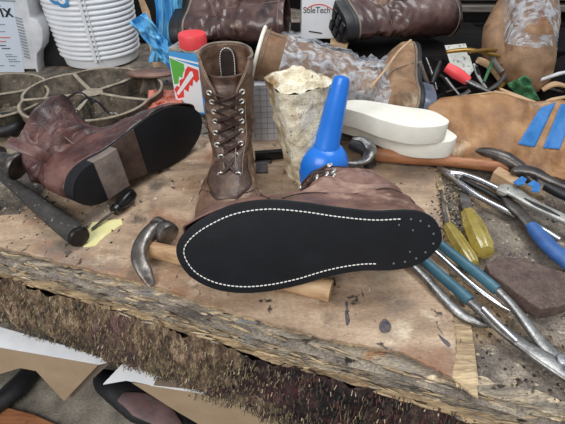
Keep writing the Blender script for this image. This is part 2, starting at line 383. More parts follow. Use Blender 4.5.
M['floor']=mat('dark concrete',[(40,36,34),(60,56,52)],8,.9,0,.3)
# ---------------------------------------------------------------- the setting
def structure(o): o['kind']='structure'; return o
structure(MB().add(*box((0,1.5,-.92),6,6,.04)).build('floor',M['floor'],smooth=False))
structure(MB().add(*box((0,2.75,.25),6,.06,2.4)).build('wall_back',M['dark'],smooth=False))
# ---------------------------------------------------------------- workbench, edge turned against the camera
A0=P(0,249,0); A1=P(455,379,0); EA=(A1-A0); EA.z=0; EA.normalize(); NB=V(-EA.y,EA.x,0)   # NB: towards the back
if NB.y<0: NB=-NB
def B(s,n,z): return A0+EA*s+NB*n+V(0,0,z)
def sn(p):
    d=Vector(p)-A0; return d.dot(EA),d.dot(NB)
bench=thing('workbench','old timber workbench with a thick frayed fibrous front edge','workbench',B(.3,.5,-.165))
T=-.0065
def top(a,b):
    s=-1.1+3.0*a; n=-.012+1.45*b**1.5
    z=T+.0016*nz(s*30,n*30)+.0012*nz(s*90,n*90,3)
    if n<.02: z-=.006*(1+nz(s*20,0,5))*(.02-n)/.03
    return B(s,n,z)
v,f=grid(top,420,200); MB().add(v,f).build('worktop',M['grey'],bench)
MB().add(*prism([B(-1.1,.02,-.03),B(1.9,.02,-.03),B(1.9,1.4,-.03),B(-1.1,1.4,-.03)],(0,0,-.095))).build('core',M['dark'],bench,smooth=False)
# stepped, delaminating plies along the front
mb=MB()
NL=7
for k in range(NL):
    z0=T-.001-k*.0042; off=.002+k*.0030
    def front(s,k=k,off=off): return -(off+.0045*nz(s*14,k*3.1)+.003*nz(s*55,k*7.7)+.0012*nz(s*220,k))
    top_=[]; bot=[]; NS=560
    vs=[];fs=[]
    for i in range(NS+1):
        s=-.25+1.15*i/NS; fr=front(s); zt=z0+.0012*nz(s*40,k*5.)+ (.0 if k else 0)
        vs+= [B(s,.03,zt+.0005),B(s,fr*.4+.004,zt+.0012*nz(s*60,k*2.,9)),B(s,fr,zt-.0008),B(s,fr+.0015,zt-.0046),B(s,.02,zt-.0046)]
    for i in range(NS):
        for j in range(4): fs.append([i*5+j,(i+1)*5+j,(i+1)*5+j+1,i*5+j+1])
    mb.add(vs,fs,1 if k>=5 else 0)
# loose splinters
rs=random.Random(4)
for i in range(260):
    s=rs.uniform(-.2,.75); n=-rs.uniform(.001,.021); z=T-.001-(-n-.002)/.0030*.0042+.0028; ln=rs.uniform(.006,.030); w=rs.uniform(.0005,.0016)
    a=rs.gauss(0,.10); p=B(s,n,z-.001); d=(EA*math.cos(a)+NB*math.sin(a)+V(0,0,rs.uniform(-.04,.06))).normalized()
    mb.add(*sweep([p-d*ln/2,p-d*ln*.2,p+d*ln*.25,p+d*ln/2],[(w*.4,.0006),(w,.0012),(w,.001),(w*.2,.0004)],6),mi=rs.choice((0,1,1)))
mb.build('layered_edge',[M['layer'],M['plyedge']],bench,angle=30)
# fibrous face below
def FB(s): return lerp(.150,.170,min(1,max(0,s/.5)))
def face(a,b):
    s=-.25+1.2*a; z=-.030-(FB(s)-.030)*b
    o=-.020-.010*math.sin(b*PI)*1.2+.013*nz(s*16,z*20)+.005*nz(s*40,z*60,9)+.006*nz(s*60,z*22,4)+.0035*nz(s*170,z*60,8)
    return B(s,o,z)
v,f=grid(face,520,60); mb=MB().add(v,f); mb.m=[1 if (-.25+1.2*(i//60)/520)+.10*nz((i//60)*.03,(i%60)*.08,2)>.36 else 0 for i in range(len(f))]; mb.build('fibrous_front',[M['fib'],M['fib2']],bench)
mb=MB(); rs=random.Random(9)
for i in range(7000):
    s=rs.uniform(-.1,.66); z=-.028-(FB(s)-.034)*rs.random(); ln=rs.uniform(.003,.010)*(1+.6*rs.random()**3); w=rs.uniform(.0002,.0007)
    p=B(s,-.043-.006*rs.random(),z)
    p=B(s,-.022-.012*math.sin((-.030-z)/(FB(s)-.03)*PI)*1.0-rs.uniform(0,.006)+.008*nz(s*16,z*16),z)
    d=(V(0,0,-1)+EA*rs.gauss(0,.33)+NB*rs.gauss(0,.25)).normalized(); q=d.cross(NB).normalized()
    k=rs.random(); reg=sstep(.34,.55,s)
    mi=rs.choice((0,1,2,3,4,1,7,2,2,7,3,2,7)) if k>reg*.75 else rs.choice((3,6,3,2,6,7))
    m2=p+d*ln*.5-NB*rs.uniform(0,.004); e=p+d*ln
    mb.add([p-q*w,p+q*w,m2+q*w,m2-q*w,e],[[0,1,2,3],[3,2,4]],mi)
o=mb.build('loose_fibres',M['fibs'],bench,smooth=False); o['kind']='stuff'
# ---------------------------------------------------------------- plywood sheet on the bench
def jag(pts,step,amp,seed):
    out=[]; n=len(pts)
    for i in range(n):
        a,b=Vector(pts[i]),Vector(pts[(i+1)%n]); m=max(1,int((b-a).length/step)); d=(b-a).normalized(); q=V(-d.y,d.x,0)
        for j in range(m):
            p=a.lerp(b,j/m); out.append(p+q*(amp*(nz(p.x*50,p.y*50,seed)+.6*nz(p.x*170,p.y*170,seed+5)+.4*nz(p.x*400,p.y*400,seed))))
    return out
edge=[(-60,231),(0,246),(60,262),(150,284),(232,312),(330,339),(400,351),(452,377)]
rt=[(456,345),(449,280),(441,215),(433,168)]
back=[(400,150),(330,140),(130,135),(70,165),(45,192),(20,214),(-60,222)]
sh=thing('plywood_sheet','stained tan plywood sheet under the boots, splintered at its edges','wood board',P(250,230,T))
for nm,zo,gr,amp,sd in (('lower_ply',-.0035,.0035,.004,3.),('top_veneer',0,0,.0022,8.)):
    pts=[P(x,y,zo) for x,y in edge+rt+back]; c=sum(pts,V(0,0,0))/len(pts)
    pts=[p+((p-c).normalized()*gr*(1+0*i)) for i,p in enumerate(pts)]
    mb=MB().add(*prism(jag(pts,.003,amp,sd),(0,0,-.0029)))
    mb.build(nm,M['ply'] if zo==0 else M['plyedge'],sh,smooth=False)
# splintered side strip, right
MB().add(*prism(jag([P(x,y,-.003) for x,y in ((434,168),(442,215),(450,280),(457,345),(452,376),(464,388),(478,398),(475,350),(466,300),(456,250),(446,200),(440,168))],.003,.0012,4.),(0,0,-.003))).build('side_ply',M['plyedge'],sh,smooth=False)
mb=MB(); rs=random.Random(12)
for i in range(300):
    t=rs.random()**.7; a=P(lerp(436,458,t),lerp(172,384,t),0); p=a+V(rs.uniform(0,.008+.014*t),0,T+.001+rs.uniform(0,.002)); d=(P(462,384,0)-P(438,172,0)).normalized()+V(rs.gauss(0,.025),0,0); ln=rs.uniform(.01,.05)*(1 if t<.8 else .35); w=rs.uniform(.0008,.0022)
    mb.add(*sweep([p-d*ln/2,p,p+d*ln/2],[(w*.5,.0005),(w,.0007),(w*.4,.0005)],5),mi=rs.choice((0,0,1)))
mb.build('splinters',[M['plyedge'],M['layer']],sh)
# ink marks
for nm,pts in (('ink_stain',[(345,303),(348,302),(348,311),(350,320),(348,325),(346,324),(345,313),(346,308)]),('ink_stain',[(381,321),(386,319),(391,325),(390,331),(383,333),(379,328)]),('ink_stain',[(438,334),(442,337),(450,343),(449,347),(443,342)])):
    MB().add(*prism(cr([P(x,y,.0003) for x,y in pts],4,True),(0,0,-.0005))).build(nm,M['stain'],sh,smooth=False,label='navy ink blot')
# masking tape scrap
tag(MB().add(*prism(jag([P(86,235,.0008),P(92,222,.0008),P(122,219,.0008),P(123,224,.0008),P(104,236,.0008),P(96,245,.0008),P(84,247,.0008)],.004,.002,2.),(0,0,-.0007))).build('tape_scrap',M['yelltape'],smooth=False),'torn scrap of pale yellow tape under the screwdriver tip','tape')
# crumbs of grit and leather
mb=MB(); rs=random.Random(21)
def crumb(p,r):
    n=5; vs=[p+V(rs.uniform(.6,1.3)*r*math.cos(2*PI*i/n),rs.uniform(.6,1.3)*r*math.sin(2*PI*i/n),0) for i in range(n)]; t=p+V(rs.uniform(-.3,.3)*r,0,r*rs.uniform(.5,1))
    return vs+[t],[[i,(i+1)%n,n] for i in range(n)]+[list(range(n))[::-1]]
for i in range(1500):
    if rs.random()<.45: x,y=rs.gauss(455,12),rs.gauss(205,20)
    elif rs.random()<.6: x,y=rs.uniform(455,600),rs.uniform(180,420)
    else: x,y=rs.gauss(30,50),rs.gauss(205,25)
    p=P(x,y,T+.001 if x>445 else .0004)
    s,n=sn(p)
    if n<.006: continue
    mb.add(*crumb(p,rs.uniform(.0006,.0024)),mi=rs.randrange(4))
tag(mb.build('workshop_grit',[M['fibs'][3],M['fibs'][5],M['steel'],M['fibs'][2]],smooth=False),'scattered grit, nails and leather crumbs on the bench top','debris',kind='stuff')
# ---------------------------------------------------------------- boots in the foreground
def mtx(R,T): return Matrix([[*R[0],T[0]],[*R[1],T[1]],[*R[2],T[2]],[0,0,0,1]])
def axes(x,z,T):
    x=Vector(x).normalized(); z=Vector(z); z=(z-x*z.dot(x)).normalized(); y=z.cross(x)
    return Matrix([[x.x,y.x,z.x,T[0]],[x.y,y.y,z.y,T[1]],[x.z,y.z,z.z,T[2]],[0,0,0,1]])
def radial(b,t,z,o):
    p=b.pt(t,z); q=b.pt(t,z,.9,1.0); d=(p-q).normalized(); return p+d*o
# --- C: the boot lying with its big black sole to us
bc=Boot(L=.29,mir=1,shaft=.165,sole=.010,wr=.0036,seed=2,lean=(.075,-.03),sdx=.10,flat=.97)
MC=mtx([[-0.9992,0.003,-0.039],[-0.037,0.2496,0.9676],[0.0127,0.9683,-0.2493]],[0.1746,0.3512,0.0835])@Matrix.Diagonal((1,1.10,1,1))
t=thing('boot','brown leather boot lying down, its black white-stitched sole facing forward','boot',MC@V(.14,-.05,.0),'pair being resoled in the middle of the bench')
del t['group']
ol=outline(.29,1.0,1,8)
osC=MB().add(*slab(ol,0,.0045)).build('outsole',M['sole'],t,M=MC,bevel=.0009,label='flat black rubber sole')
MB().add(*slab(outline(.29,.985,1,8),.0046,.009)).build('welt',M['midsole'],t,M=MC,bevel=.0006)
OC=.75
def slitC(z): return lerp(.16,.34,sstep(.10,.165,z)) if z>.085 else 0.0
mbu=boot_upper(bc,nt=88,slitf=slitC,off=OC)
mbu.build('upper',M['leC'],t,M=MC,solid=.0028,sub=1)
inn=inset(.29,1,.0085)
# stitch groove: runs along the waist from the heel breast round the toe and back
k0=[p for p in inn if True]
seq=[]
for p in k0:
    seq.append(V(p.x,p.y,-.0006))
# open at the heel: keep points beyond 26% of the length
i0=next(i for i,p in enumerate(seq) if p.x>.165*.29); i1=max(i for i,p in enumerate(seq) if p.x>.22*.29)
dashes(seq[i0:i1+1],.0046,.0033,.0007).build('stitching',M['thread'],osC,M=MC)
hl=[p for p in seq[i1+1:]+seq[:i0]]
dd=[0]
mbn=[]
L_=[V(p.x,p.y,-.0003) for p in hl]
acc=0; last=L_[0]
for p in L_:
    if (p-last).length>.0105:
        last=p; MB().add(*lathe(p,(0,0,-1),[(.0001,.0006),(.0012,.0004),(.0013,0)],8)).build('nail',M['whitenail'],osC,M=MC)
for x,y in ((.034,.014),(.05,.020),(.034,-.010)): MB().add(*lathe(V(x,y,-.0003),(0,0,-1),[(.0001,.0006),(.001,.0004),(.0011,0)],8)).build('nail',M['whitenail'],osC,M=MC)
# seams on the upper
def seam(b,pts,r=.0007,o=.0012): return sweep(cr([radial(b,a,z,o) for a,z in pts],6),r,5)
MB().add(*seam(bc,[(1.35,.012),(1.5,.05),(1.75,.075),(2.2,.08),(2.7,.075),(3.1,.07)])).add(*seam(bc,[(.5,.16),(.55,.12),(.62,.09),(.8,.07),(1.1,.045),(1.25,.012)])).add(*seam(bc,[(i*.2+.4,.158) for i in range(1,27)])).build('seam',M['lining'],t,M=MC,label='dark seam stitching')
TC=.30
mbt=MB(); v,f=grid(lambda a,b:bc.pt(OC+lerp(-.75,.75,a),lerp(.08,.172,b),.93),16,16); mbt.add(v,f); mbt.build('tongue',M['leC'],t,M=MC,solid=.002)
for z in (.098,.112,.126,.140,.154):
    for sg in(1,-1):
        a=OC+sg*(slitC(z)+.17); p=radial(bc,a,z,.0035); q=p-bc.pt(a,z,.8)
        MB().add(*torus(p,q,.0036,.0013)).build('eyelet',M['eyelet'],t,M=MC)
mbl=MB()
for z in (.098,.112,.126,.140):
    a1=slitC(z)+.17
    mbl.add(*sweep(cr([radial(bc,OC-a1,z,.004),radial(bc,OC,z+.006,.004),radial(bc,OC+a1,z+.014,.004)],5),.0016,6)); mbl.add(*sweep(cr([radial(bc,OC+a1,z,.004),radial(bc,OC,z+.007,.005),radial(bc,OC-a1,z+.014,.004)],5),.0016,6))
mbl.build('lace',M['lace'],t,M=MC)
# --- A: oxblood boot on its side at the left
ba=Boot(L=.28,mir=-1,shaft=.140,sole=.016,wr=.0045,seed=5,lean=(.12,-.26),flat=1.15)
MA=mtx([[0.5408,0.0889,-0.8364],[0.84,-0.0058,0.5425],[0.0433,-0.996,-0.0778]],[-0.2943,0.4803,0.0501])
t=thing('boot','oxblood leather boot lying on its side at the left, heel half grey','boot',MA@V(.14,.04,.02))
MB().add(*slab(outline(.28,1.0,-1,8),.004,.009)).build('outsole',M['sole'],t,M=MA,bevel=.001,label='black rubber sole')
MB().add(*slab(outline(.28,.985,-1,8),.0092,.015)).build('welt',M['greywelt'],t,M=MA,bevel=.0008)
def clipx(ol,x0,x1):
    """part of the outline between two x stations"""
    up=[p for p in ol if x0<=p.x<=x1]; 
    a=[p for p in up if p.y>0]; b=[p for p in up if p.y<=0]
    a.sort(key=lambda p:p.x); b.sort(key=lambda p:-p.x)
    return a+b
o3=outline(.28,1.0,-1,40)
for nm,x0,x1,z0,m_,lb in (('heel_cap',-.01,.045,-.012,M['sole'],'black rubber heel tip'),('heel_block',.0455,.088,-.011,M['heelgrey'],'scuffed grey heel block'),('shank_patch',.0885,.135,.0025,M['shank'],'rough brown shank patch')):
    MB().add(*slab(clipx(o3,x0,x1),z0,.0039)).build(nm,m_,t,M=MA,bevel=.0008,label=lb)
def topsA(a): return .012*math.cos(a)
def slitA(z): return lerp(.10,.22,sstep(.09,.14,z)) if z>.078 else 0.0
boot_upper(ba,nt=88,slitf=slitA,tops=topsA).build('upper',M['leA'],t,M=MA,solid=.003,sub=1)
v,f=grid(lambda a,b:ba.pt(lerp(-.7,.7,a),lerp(.075,.150,b),.93),16,16); MB().add(v,f).build('tongue',M['leA'],t,M=MA,solid=.002)
MB().add(*seam(ba,[(-1.9,.02),(-1.8,.07),(-1.6,.1),(-1.5,.12),(-1.3,.138)],.0009)).add(*seam(ba,[(1.9,.02),(1.8,.07),(1.6,.1),(1.5,.12),(1.3,.138)],.0009)).add(*seam(ba,[(i*.2+.3,.132) for i in range(1,28)])).build('seam',M['midsole'],t,M=MA,label='pale worn seams')
for z in (.084,.095,.106,.117,.127,.136):
    for sg in(1,-1):
        a=sg*(slitA(z)+.17); p=radial(ba,a,z,.0035); q=p-ba.pt(a,z,.8)
        if z<.112: MB().add(*torus(p,q,.0030,.0011)).build('eyelet',M['steel'],t,M=MA)
        else: MB().add(*sweep(cr([p,p+q.normalized()*.004,p+q.normalized()*.006+V(0,.003*sg,0),p+q.normalized()*.003+V(0,.006*sg,0)],4),.0011,6)).build('lace_hook',M['dsteel'],t,M=MA)
mbl=MB()
for z in (.084,.095,.106): 
    a1=slitA(z)+.17
    mbl.add(*sweep(cr([radial(ba,-a1,z,.004),radial(ba,0,z+.006,.004),radial(ba,a1,z+.014,.004)],5),.0016,6)); mbl.add(*sweep(cr([radial(ba,a1,z,.004),radial(ba,0,z+.007,.005),radial(ba,-a1,z+.014,.004)],5),.0016,6))
for pts in ([(68,98),(76,93),(84,94),(92,103)],[(80,103),(86,98),(94,99),(108,112)],[(90,104),(97,101),(104,108),(110,114)]):
    w=[PY(x,y,.63) for x,y in pts]; MB().add(*sweep(cr(w,6),.0018,6)).build('lace_loop',M['black'],t)
mbl.build('lace',M['black'],t,M=MA)
# pull tab at the back of the collar
c0=MA@radial(ba,PI,.12,.002); pa=[PY(50,160,.545),PY(38,153,.54),PY(24,148,.54),PY(8,141,.545)]
MB().add(*sweep(cr(pa,6),[(.0085,.0022)]*3,10,up=V(0,-.5,.8))).build('pull_tab',M['leA'],t)
# --- B: the upright boot
bb=Boot(L=.265,mir=1,shaft=.235,sole=.012,wr=.0034,seed=8,flat=.98,sdx=.03,bend0=.08,fw=1.13)
DB=V(.018,-.27,0).normalized()
MBt=axes(DB,(0.0,0,1),(-.088,.695,0.0)); SZ=Matrix.Diagonal((1,1,.83,1)); MBt=MBt@SZ
t=thing('boot','dark brown lace-up boot standing upright, open at the top with pull loop','boot',MBt@V(.13,0,0))
MB().add(*slab(outline(.265,1.0,1,8),0,.007)).build('outsole',M['sole'],t,M=MBt,bevel=.001)
MB().add(*slab(outline(.265,.99,1,8),.0071,.013)).build('welt',M['greywelt'],t,M=MBt,bevel=.0008)
def slitB(z): return interp([(.063,0),(.064,.16),(.11,.20),(.16,.22),(.19,.30),(.21,.62),(.235,1.05)],z)
boot_upper(bb,nt=96,slitf=slitB,tops=lambda a:.0).build('upper',M['leB'],t,M=MBt,solid=.003,sub=1)
v,f=grid(lambda a,b:bb.pt(lerp(-.95,.95,a),lerp(.055,.212,b),.94+.015*math.sin(b*40)*math.cos((a-.5)*3))+V(-.012*sstep(.6,1,b),0,0),20,50); MB().add(v,f).build('tongue',M['leBd'],t,M=MBt,solid=.002)
zs=[.072,.088,.104,.120,.137,.154,.171,.188]
for z in zs:
    for sg in(1,-1):
        a=sg*(slitB(z)+.22); p=radial(bb,a,z,.0035); q=p-bb.pt(a,z,.8)
        MB().add(*torus(p,q,.0036,.0014)).build('eyelet',M['eyelet'],t,M=MBt)
        if z>.19: MB().add(*sweep(cr([p,p+q.normalized()*.005,p+q.normalized()*.006+V(0,.004*sg,.002)],4),[.002,.0016,.0024],7)).build('lace_hook',M['steel'],t,M=MBt)
mbl=MB()
for z,z2 in zip(zs,zs[1:8]):
    a1=slitB(z)+.2; a2=slitB(z2)+.2
    for sg in(1,-1): mbl.add(*sweep(cr([radial(bb,-a1*sg,z,.003),radial(bb,0,(z+z2)/2,.001+.002*sg),radial(bb,a2*sg,z2,.003)],6),(.0034,.0018),6))
mbl.build('lace',M['lace'],t,M=MBt)
for sg in(1,-1):
    pts=[(sg*.06,.064)]+[(sg*(slitB(z)+.06),z) for z in (.075,.10,.13,.16,.19,.21,.232)]
    pt2=[(sg*.3,.052),(sg*.56,.060)]+[(sg*(slitB(z)+.42),z) for z in (.08,.11,.14,.17)]
    MB().add(*seam(bb,pts,.0009,.001)).add(*seam(bb,pt2,.0007,.001)).build('facing_seam',M['midsole'],t,M=MBt,label='pale facing seam')
MB().add(*seam(bb,[(-1.3,.02),(-1.2,.04),(-.9,.052),(-.4,.058),(.4,.058),(.9,.052),(1.2,.04),(1.3,.02)])).build('seam',M['lining'],t,M=MBt)
rim=[]
for j in range(60):
    th=slitB(.235); a=th+(2*PI-2*th)*j/59; rim.append(bb.pt(a,.236,.985))
MB().add(*sweep(rim,.0022,8)).build('collar_binding',M['midsole'],t,M=MBt,label='pale collar edge')
# pull loop inside the back of the shaft
q=lambda a,z:bb.pt(PI+a,z,.90)+V(.002,0,0)
v,f=grid(lambda a,b:q(lerp(-.30,.30,a),lerp(.13,.228,b))+V(.003,0,0),6,14); psB=MB().add(v,f).build('pull_strap',M['lining'],t,M=MBt,solid=.0015)
lp=[q(-.26,.13),q(-.26,.17),q(-.26,.208),q(-.18,.224),q(0,.23),q(.18,.224),q(.26,.208),q(.26,.17),q(.26,.13)]
dashes([p+V(.0052,0,0) for p in cr(lp,8)],.0046,.0034,.0009).build('strap_stitching',M['thread'],psB,M=MBt)
# ---------------------------------------------------------------- tools and clutter in front
def arc(pts,z): return [P(x,y,zz) for (x,y),zz in zip(pts,z if isinstance(z,list) else [z]*len(pts))]
# claw hammer
t=thing('claw_hammer','claw hammer with forged head, wooden handle under the big black sole','hammer',P(160,262,0))
MB().add(*sweep(cr(arc([(141,247),(180,256),(240,269),(331,291)],.0135),5),[(.0085,.0105),(.0095,.012),(.0105,.0125),(.0125,.013)],18,sq=.8)).build('handle',M['wood'],t)
mb=MB().add(*sweep(cr(arc([(162,227),(154,230),(146,238),(140,248),(139,259),(145,272),(152,286)],[.026,.029,.029,.026,.021,.013,.003]),5),[(.008,.011),(.009,.011),(.0095,.010),(.0095,.0075),(.0098,.0055),(.0092,.0035),(.0045,.0015)],18,sq=.75))
mb.build('claw',M['ham'],t)
MB().add(*lathe(P(160,227,.026),P(172,238,.024)-P(160,227,.026),[(.001,-.012),(.011,-.010),(.0125,-.002),(.012,.004),(.0155,.008),(.0165,.016),(.0155,.021),(.012,.0235),(.0005,.0245)],28)).build('poll',M['ham'],t)
# cobbler's hammer, far left
t=thing('hammer','black pitted handle hammer with round steel face at the left edge','hammer',P(25,195,0))
MB().add(*sweep(cr(arc([(-14,163),(20,190),(50,214),(78,236)],[.022,.018,.016,.0155]),5),[(.007,.007),(.009,.010),(.0125,.0135),(.0145,.0150),(.0150,.0150)],20)).build('handle',M['grip'],t)
MB().add(*lathe(P(79,237,.0155),P(86,243,.0155)-P(79,237,.0155),[(.0140,-.001),(.0145,.0015),(.0125,.0035),(.0005,.0038)],24)).build('end_cap',M['blackgloss'],t)
hd=(PY(30,172,.555)-PY(-2,158,.57)).normalized()
MB().add(*lathe(PY(-8,155,.567),hd,[(.018,-.02),(.018,.01),(.012,.016),(.012,.028),(.016,.033),(.021,.038),(.0225,.043),(.0215,.046),(.018,.047),(.0005,.0455)],36)).build('head',M['dsteel'],t)
# screwdriver
t=thing('screwdriver','short screwdriver with fluted black handle below the oxblood boot','screwdriver',P(115,212,0))
a,b=P(114,211,.012),P(137,188,.014)
MB().add(*lathe(a,b-a,[(.001,-.001),(.0075,0),(.0085,.006),(.006,.010),(.0075,.014),(.0105,.022),(.011,.034),(.0105,.042),(.0075,.047),(.0005,.049)],32,fn=lambda an,h:1+.07*math.cos(6*an)*(1 if h>.012 else 0))).build('handle',M['blackgloss'],t)
MB().add(*sweep(arc([(116,210),(104,219),(92,229)],[.012,.007,.0035]),[(.0022,.0022),(.0021,.0021),(.0024,.0009)],10)).build('shaft',M['dsteel'],t)
# teal-grip pliers
t=thing('pliers','long steel pliers with teal plastic grips, pivot near the right edge','pliers',P(500,320,T))
def flat(name,pts,z,w,h,m,par,n=14,sq=.55,**k): return MB().add(*sweep(cr(arc(pts,z),6),[(x,h) for x in w] if isinstance(h,float) else [(x,y) for x,y in zip(w,h)],n,sq=sq)).build(name,m,par,**k)
flat('arm',[(492,285),(512,305),(531,330),(545,347),(563,362),(590,372)],[.010,.010,.008,.005,.003,.003],[.0045,.0052,.006,.0075,.011,.012],.0032,M['steel'],t)
flat('arm',[(464,297),(482,312),(500,328),(524,346),(548,361),(590,388)],[.010,.010,.009,.008,.008,.007],[.0045,.006,.0068,.0075,.010,.011],.0034,M['steel'],t)
flat('grip',[(432,238),(455,256),(478,274),(497,290)],[.012,.012,.012,.011],[.0055,.0062,.0064,.0062],.0062,M['teal'],t,sq=.8)
flat('grip',[(412,250),(430,266),(452,285),(470,301)],[.011,.011,.011,.011],[.0055,.0062,.0064,.0062],.0062,M['teal'],t,sq=.8)
flat('locking_bar',[(483,308),(500,325),(517,341)],[.0155,.0145,.013],[.003,.0032,.003],.0022,M['chrome'],t)
MB().add(*lathe(P(562,362,.009),(0,0,1),[(.0075,-.012),(.0075,.003),(.006,.005),(.0005,.0055)],24)).build('pivot_bolt',M['chrome'],t)
# chrome scribing rod and bent bar beside it
tag(flat('scriber',[(424,243),(440,256),(470,283),(495,302),(509,312)],[.009,.008,.006,.003,.0],[.0038,.0042,.0042,.0036,.001],.0036,M['chrome'],None,sq=1),'polished tapering steel rod between the two teal grips','tool')
tag(flat('bent_steel_bar',[(404,258),(425,278),(447,302),(463,316),(478,322),(488,324)],[.008,.006,.003,.001,.0005,.0005],[.004,.005,.006,.0065,.006,.004],.0038,M['steel'],None),'curved polished steel bar lying along the plywood edge below the teal pliers','tool')
# yellow handled tools
for ha,hb,hw,tipb,wb,lab in (((448,226),(474,266),.0095,[(448,226),(444,208),(441,190)],[.0028,.003,.001],'slim awl with translucent yellow handle and long thin shaft'),((468,213),(486,254),.0135,[(469,214),(466,203),(464,192)],[.006,.0085,.0065],'chisel with thick yellow handle and short flat blade')):
    t=thing('awl' if 'awl' in lab else 'chisel',lab,'tool',P(*ha,T)); a,b=P(*ha,.006+hw*.7-.004),P(*hb,.006+hw*.7-.004); ln=(b-a).length
    MB().add(*lathe(a,b-a,[(.0005,-.001),(hw*.75,0),(hw*.8,ln*.12),(hw,ln*.3),(hw*1.04,ln*.6),(hw*1.05,ln*.85),(hw*.8,ln*.97),(.0005,ln)],30,fn=lambda an,h:1+.06*math.cos(8*an))).build('handle',M['yellow'],t)
    flat('blade',tipb,[.009,.004,-.002],wb,.0016,M['steel'],t)
# brown rubber block
tag(MB().add(*pxp([(486,264),(498,256),(522,258),(562,271),(590,282),(590,296),(560,306),(541,309),(521,296),(502,281),(490,273)],.012,.018)).build('rubber_block',M['brick'],bevel=.002,smooth=False),'worn brown slab of heel rubber above the teal pliers','rubber block')
# chrome nippers
t=thing('nippers','long chrome nippers with two bright arms pointing at the wooden handle','pliers',P(480,190,T))
flat('arm',[(438,167),(450,172),(463,174),(480,180),(505,192),(535,206),(570,224)],[.006,.008,.010,.012,.013,.014,.014],[.003,.0055,.006,.0055,.005,.005,.005],.004,M['chrome'],t,sq=.9)
flat('arm',[(440,170),(452,177),(461,184),(480,197),(505,210),(530,222),(560,240)],[.004,.006,.007,.007,.007,.007,.007],[.003,.005,.0055,.0055,.005,.005,.005],.004,M['chrome'],t,sq=.9)
flat('dark_gap',[(462,180),(480,188),(500,199),(515,205)],[.004,.004,.004,.004],[.002,.005,.005,.003],.003,M['black'],t)  # black strip put in as the shaded gap between the two arms
MB().add(*lathe(P(459,177,.011),(0,0,1),[(.0055,-.012),(.0055,.002),(.004,.0035),(.0005,.004)],20)).build('pivot_bolt',M['steel'],t)
# slotted aluminium bar with round head and blue grips
t=thing('slip_joint_pliers','grey slip-joint pliers with slotted jaw and blue rubber grip at the right','pliers',P(535,215,T))
flat('jaw',[(501,193),(507,189),(517,194),(530,202),(548,211),(580,226)],[.020,.021,.021,.020,.019,.018],[.007,.0135,.012,.0105,.0095,.0095],.003,M['alu'],t)
flat('slot',[(524,198),(535,204),(548,210),(560,216)],[.0237,.0232,.0226,.022],[.001,.0035,.0035,.001],.0006,M['black'],t,label='dark slot')
flat('jaw',[(504,197),(512,206),(522,216),(534,231)],[.012,.012,.011,.011],[.005,.011,.010,.009],.004,M['dsteel'],t)
flat('grip',[(531,226),(540,236),(552,249),(575,268)],[.012,.012,.012,.012],[.009,.0115,.012,.012],.0075,M['bluegrip'],t,sq=.85)
# dark scissors-like tool top right
t=thing('shears','dark steel shears with a round shoulder by the blue tape scraps','shears',P(545,180,T))
flat('blade',[(512,172),(522,170),(535,172),(550,180),(580,192)],[.028,.029,.029,.027,.025],[.004,.011,.012,.008,.008],.004,M['dsteel'],t)
flat('handle',[(545,186),(560,193),(585,203)],[.02,.02,.02],[.006,.009,.01],.006,M['black'],t)
for i,(pts,z) in enumerate((([(513,182),(522,176),(527,179),(524,184),(518,185)],.031),([(527,184),(534,180),(541,185),(539,192),(531,191),(533,187)],.030))):
    w=[P(x,y,z+.002*math.sin(j*2.1)) for j,(x,y) in enumerate(pts)]
    tag(MB().add(*prism(w,(0,0,-.0012))).build('tape_scrap',M['tape'],smooth=False),['blue tape scrap, left one by the dark shears','blue tape scrap, right one by the dark shears'][i],'tape')
tag(MB().add(*pxp([(493,172),(499,166),(520,178),(514,184)],.022,.02)).build('wood_offcut',M['tanboard'],bevel=.001,smooth=False),'small tan wood offcut beside the chrome nippers','wood')
# hammer with orange wooden handle behind the black sole
t=thing('hammer','hammer with reddish wooden handle lying below the cream foam soles','hammer',P(450,160,T))
MB().add(*sweep(cr(arc([(366,153),(400,157),(450,161),(508,168)],[.018]*4),5),[(.011,.012),(.011,.012),(.010,.010),(.0085,.009)],16)).build('handle',M['wood2'],t)
MB().add(*sweep(cr(arc([(474,150),(488,153),(505,160),(522,171),(534,183)],[.030,.030,.028,.02,.013]),5),[(.003,.002),(.010,.009),(.012,.013),(.010,.011),(.007,.007)],16,sq=.7)).build('head',M['dsteel'],t)
# curved steel hook between bottle and soles
t=thing('hook_tool','bright curved steel hook beside the blue bottle','tool',P(360,160,0))
MB().add(*sweep(cr([PY(348,163,.60),PY(358,163,.60),PY(367,158,.605),PY(370,148,.61),PY(363,140,.62),PY(352,139,.62)],6),[(.004,.003),(.006,.004),(.010,.005),(.011,.006),(.009,.005),(.003,.003)],14,sq=.8)).build('hook',M['steel'],t)
MB().add(*sweep([PY(370,166,.63),PY(366,150,.64),PY(350,143,.65)],[(.012,.01),(.012,.012),(.01,.01)],12)).build('block',M['black'],t)
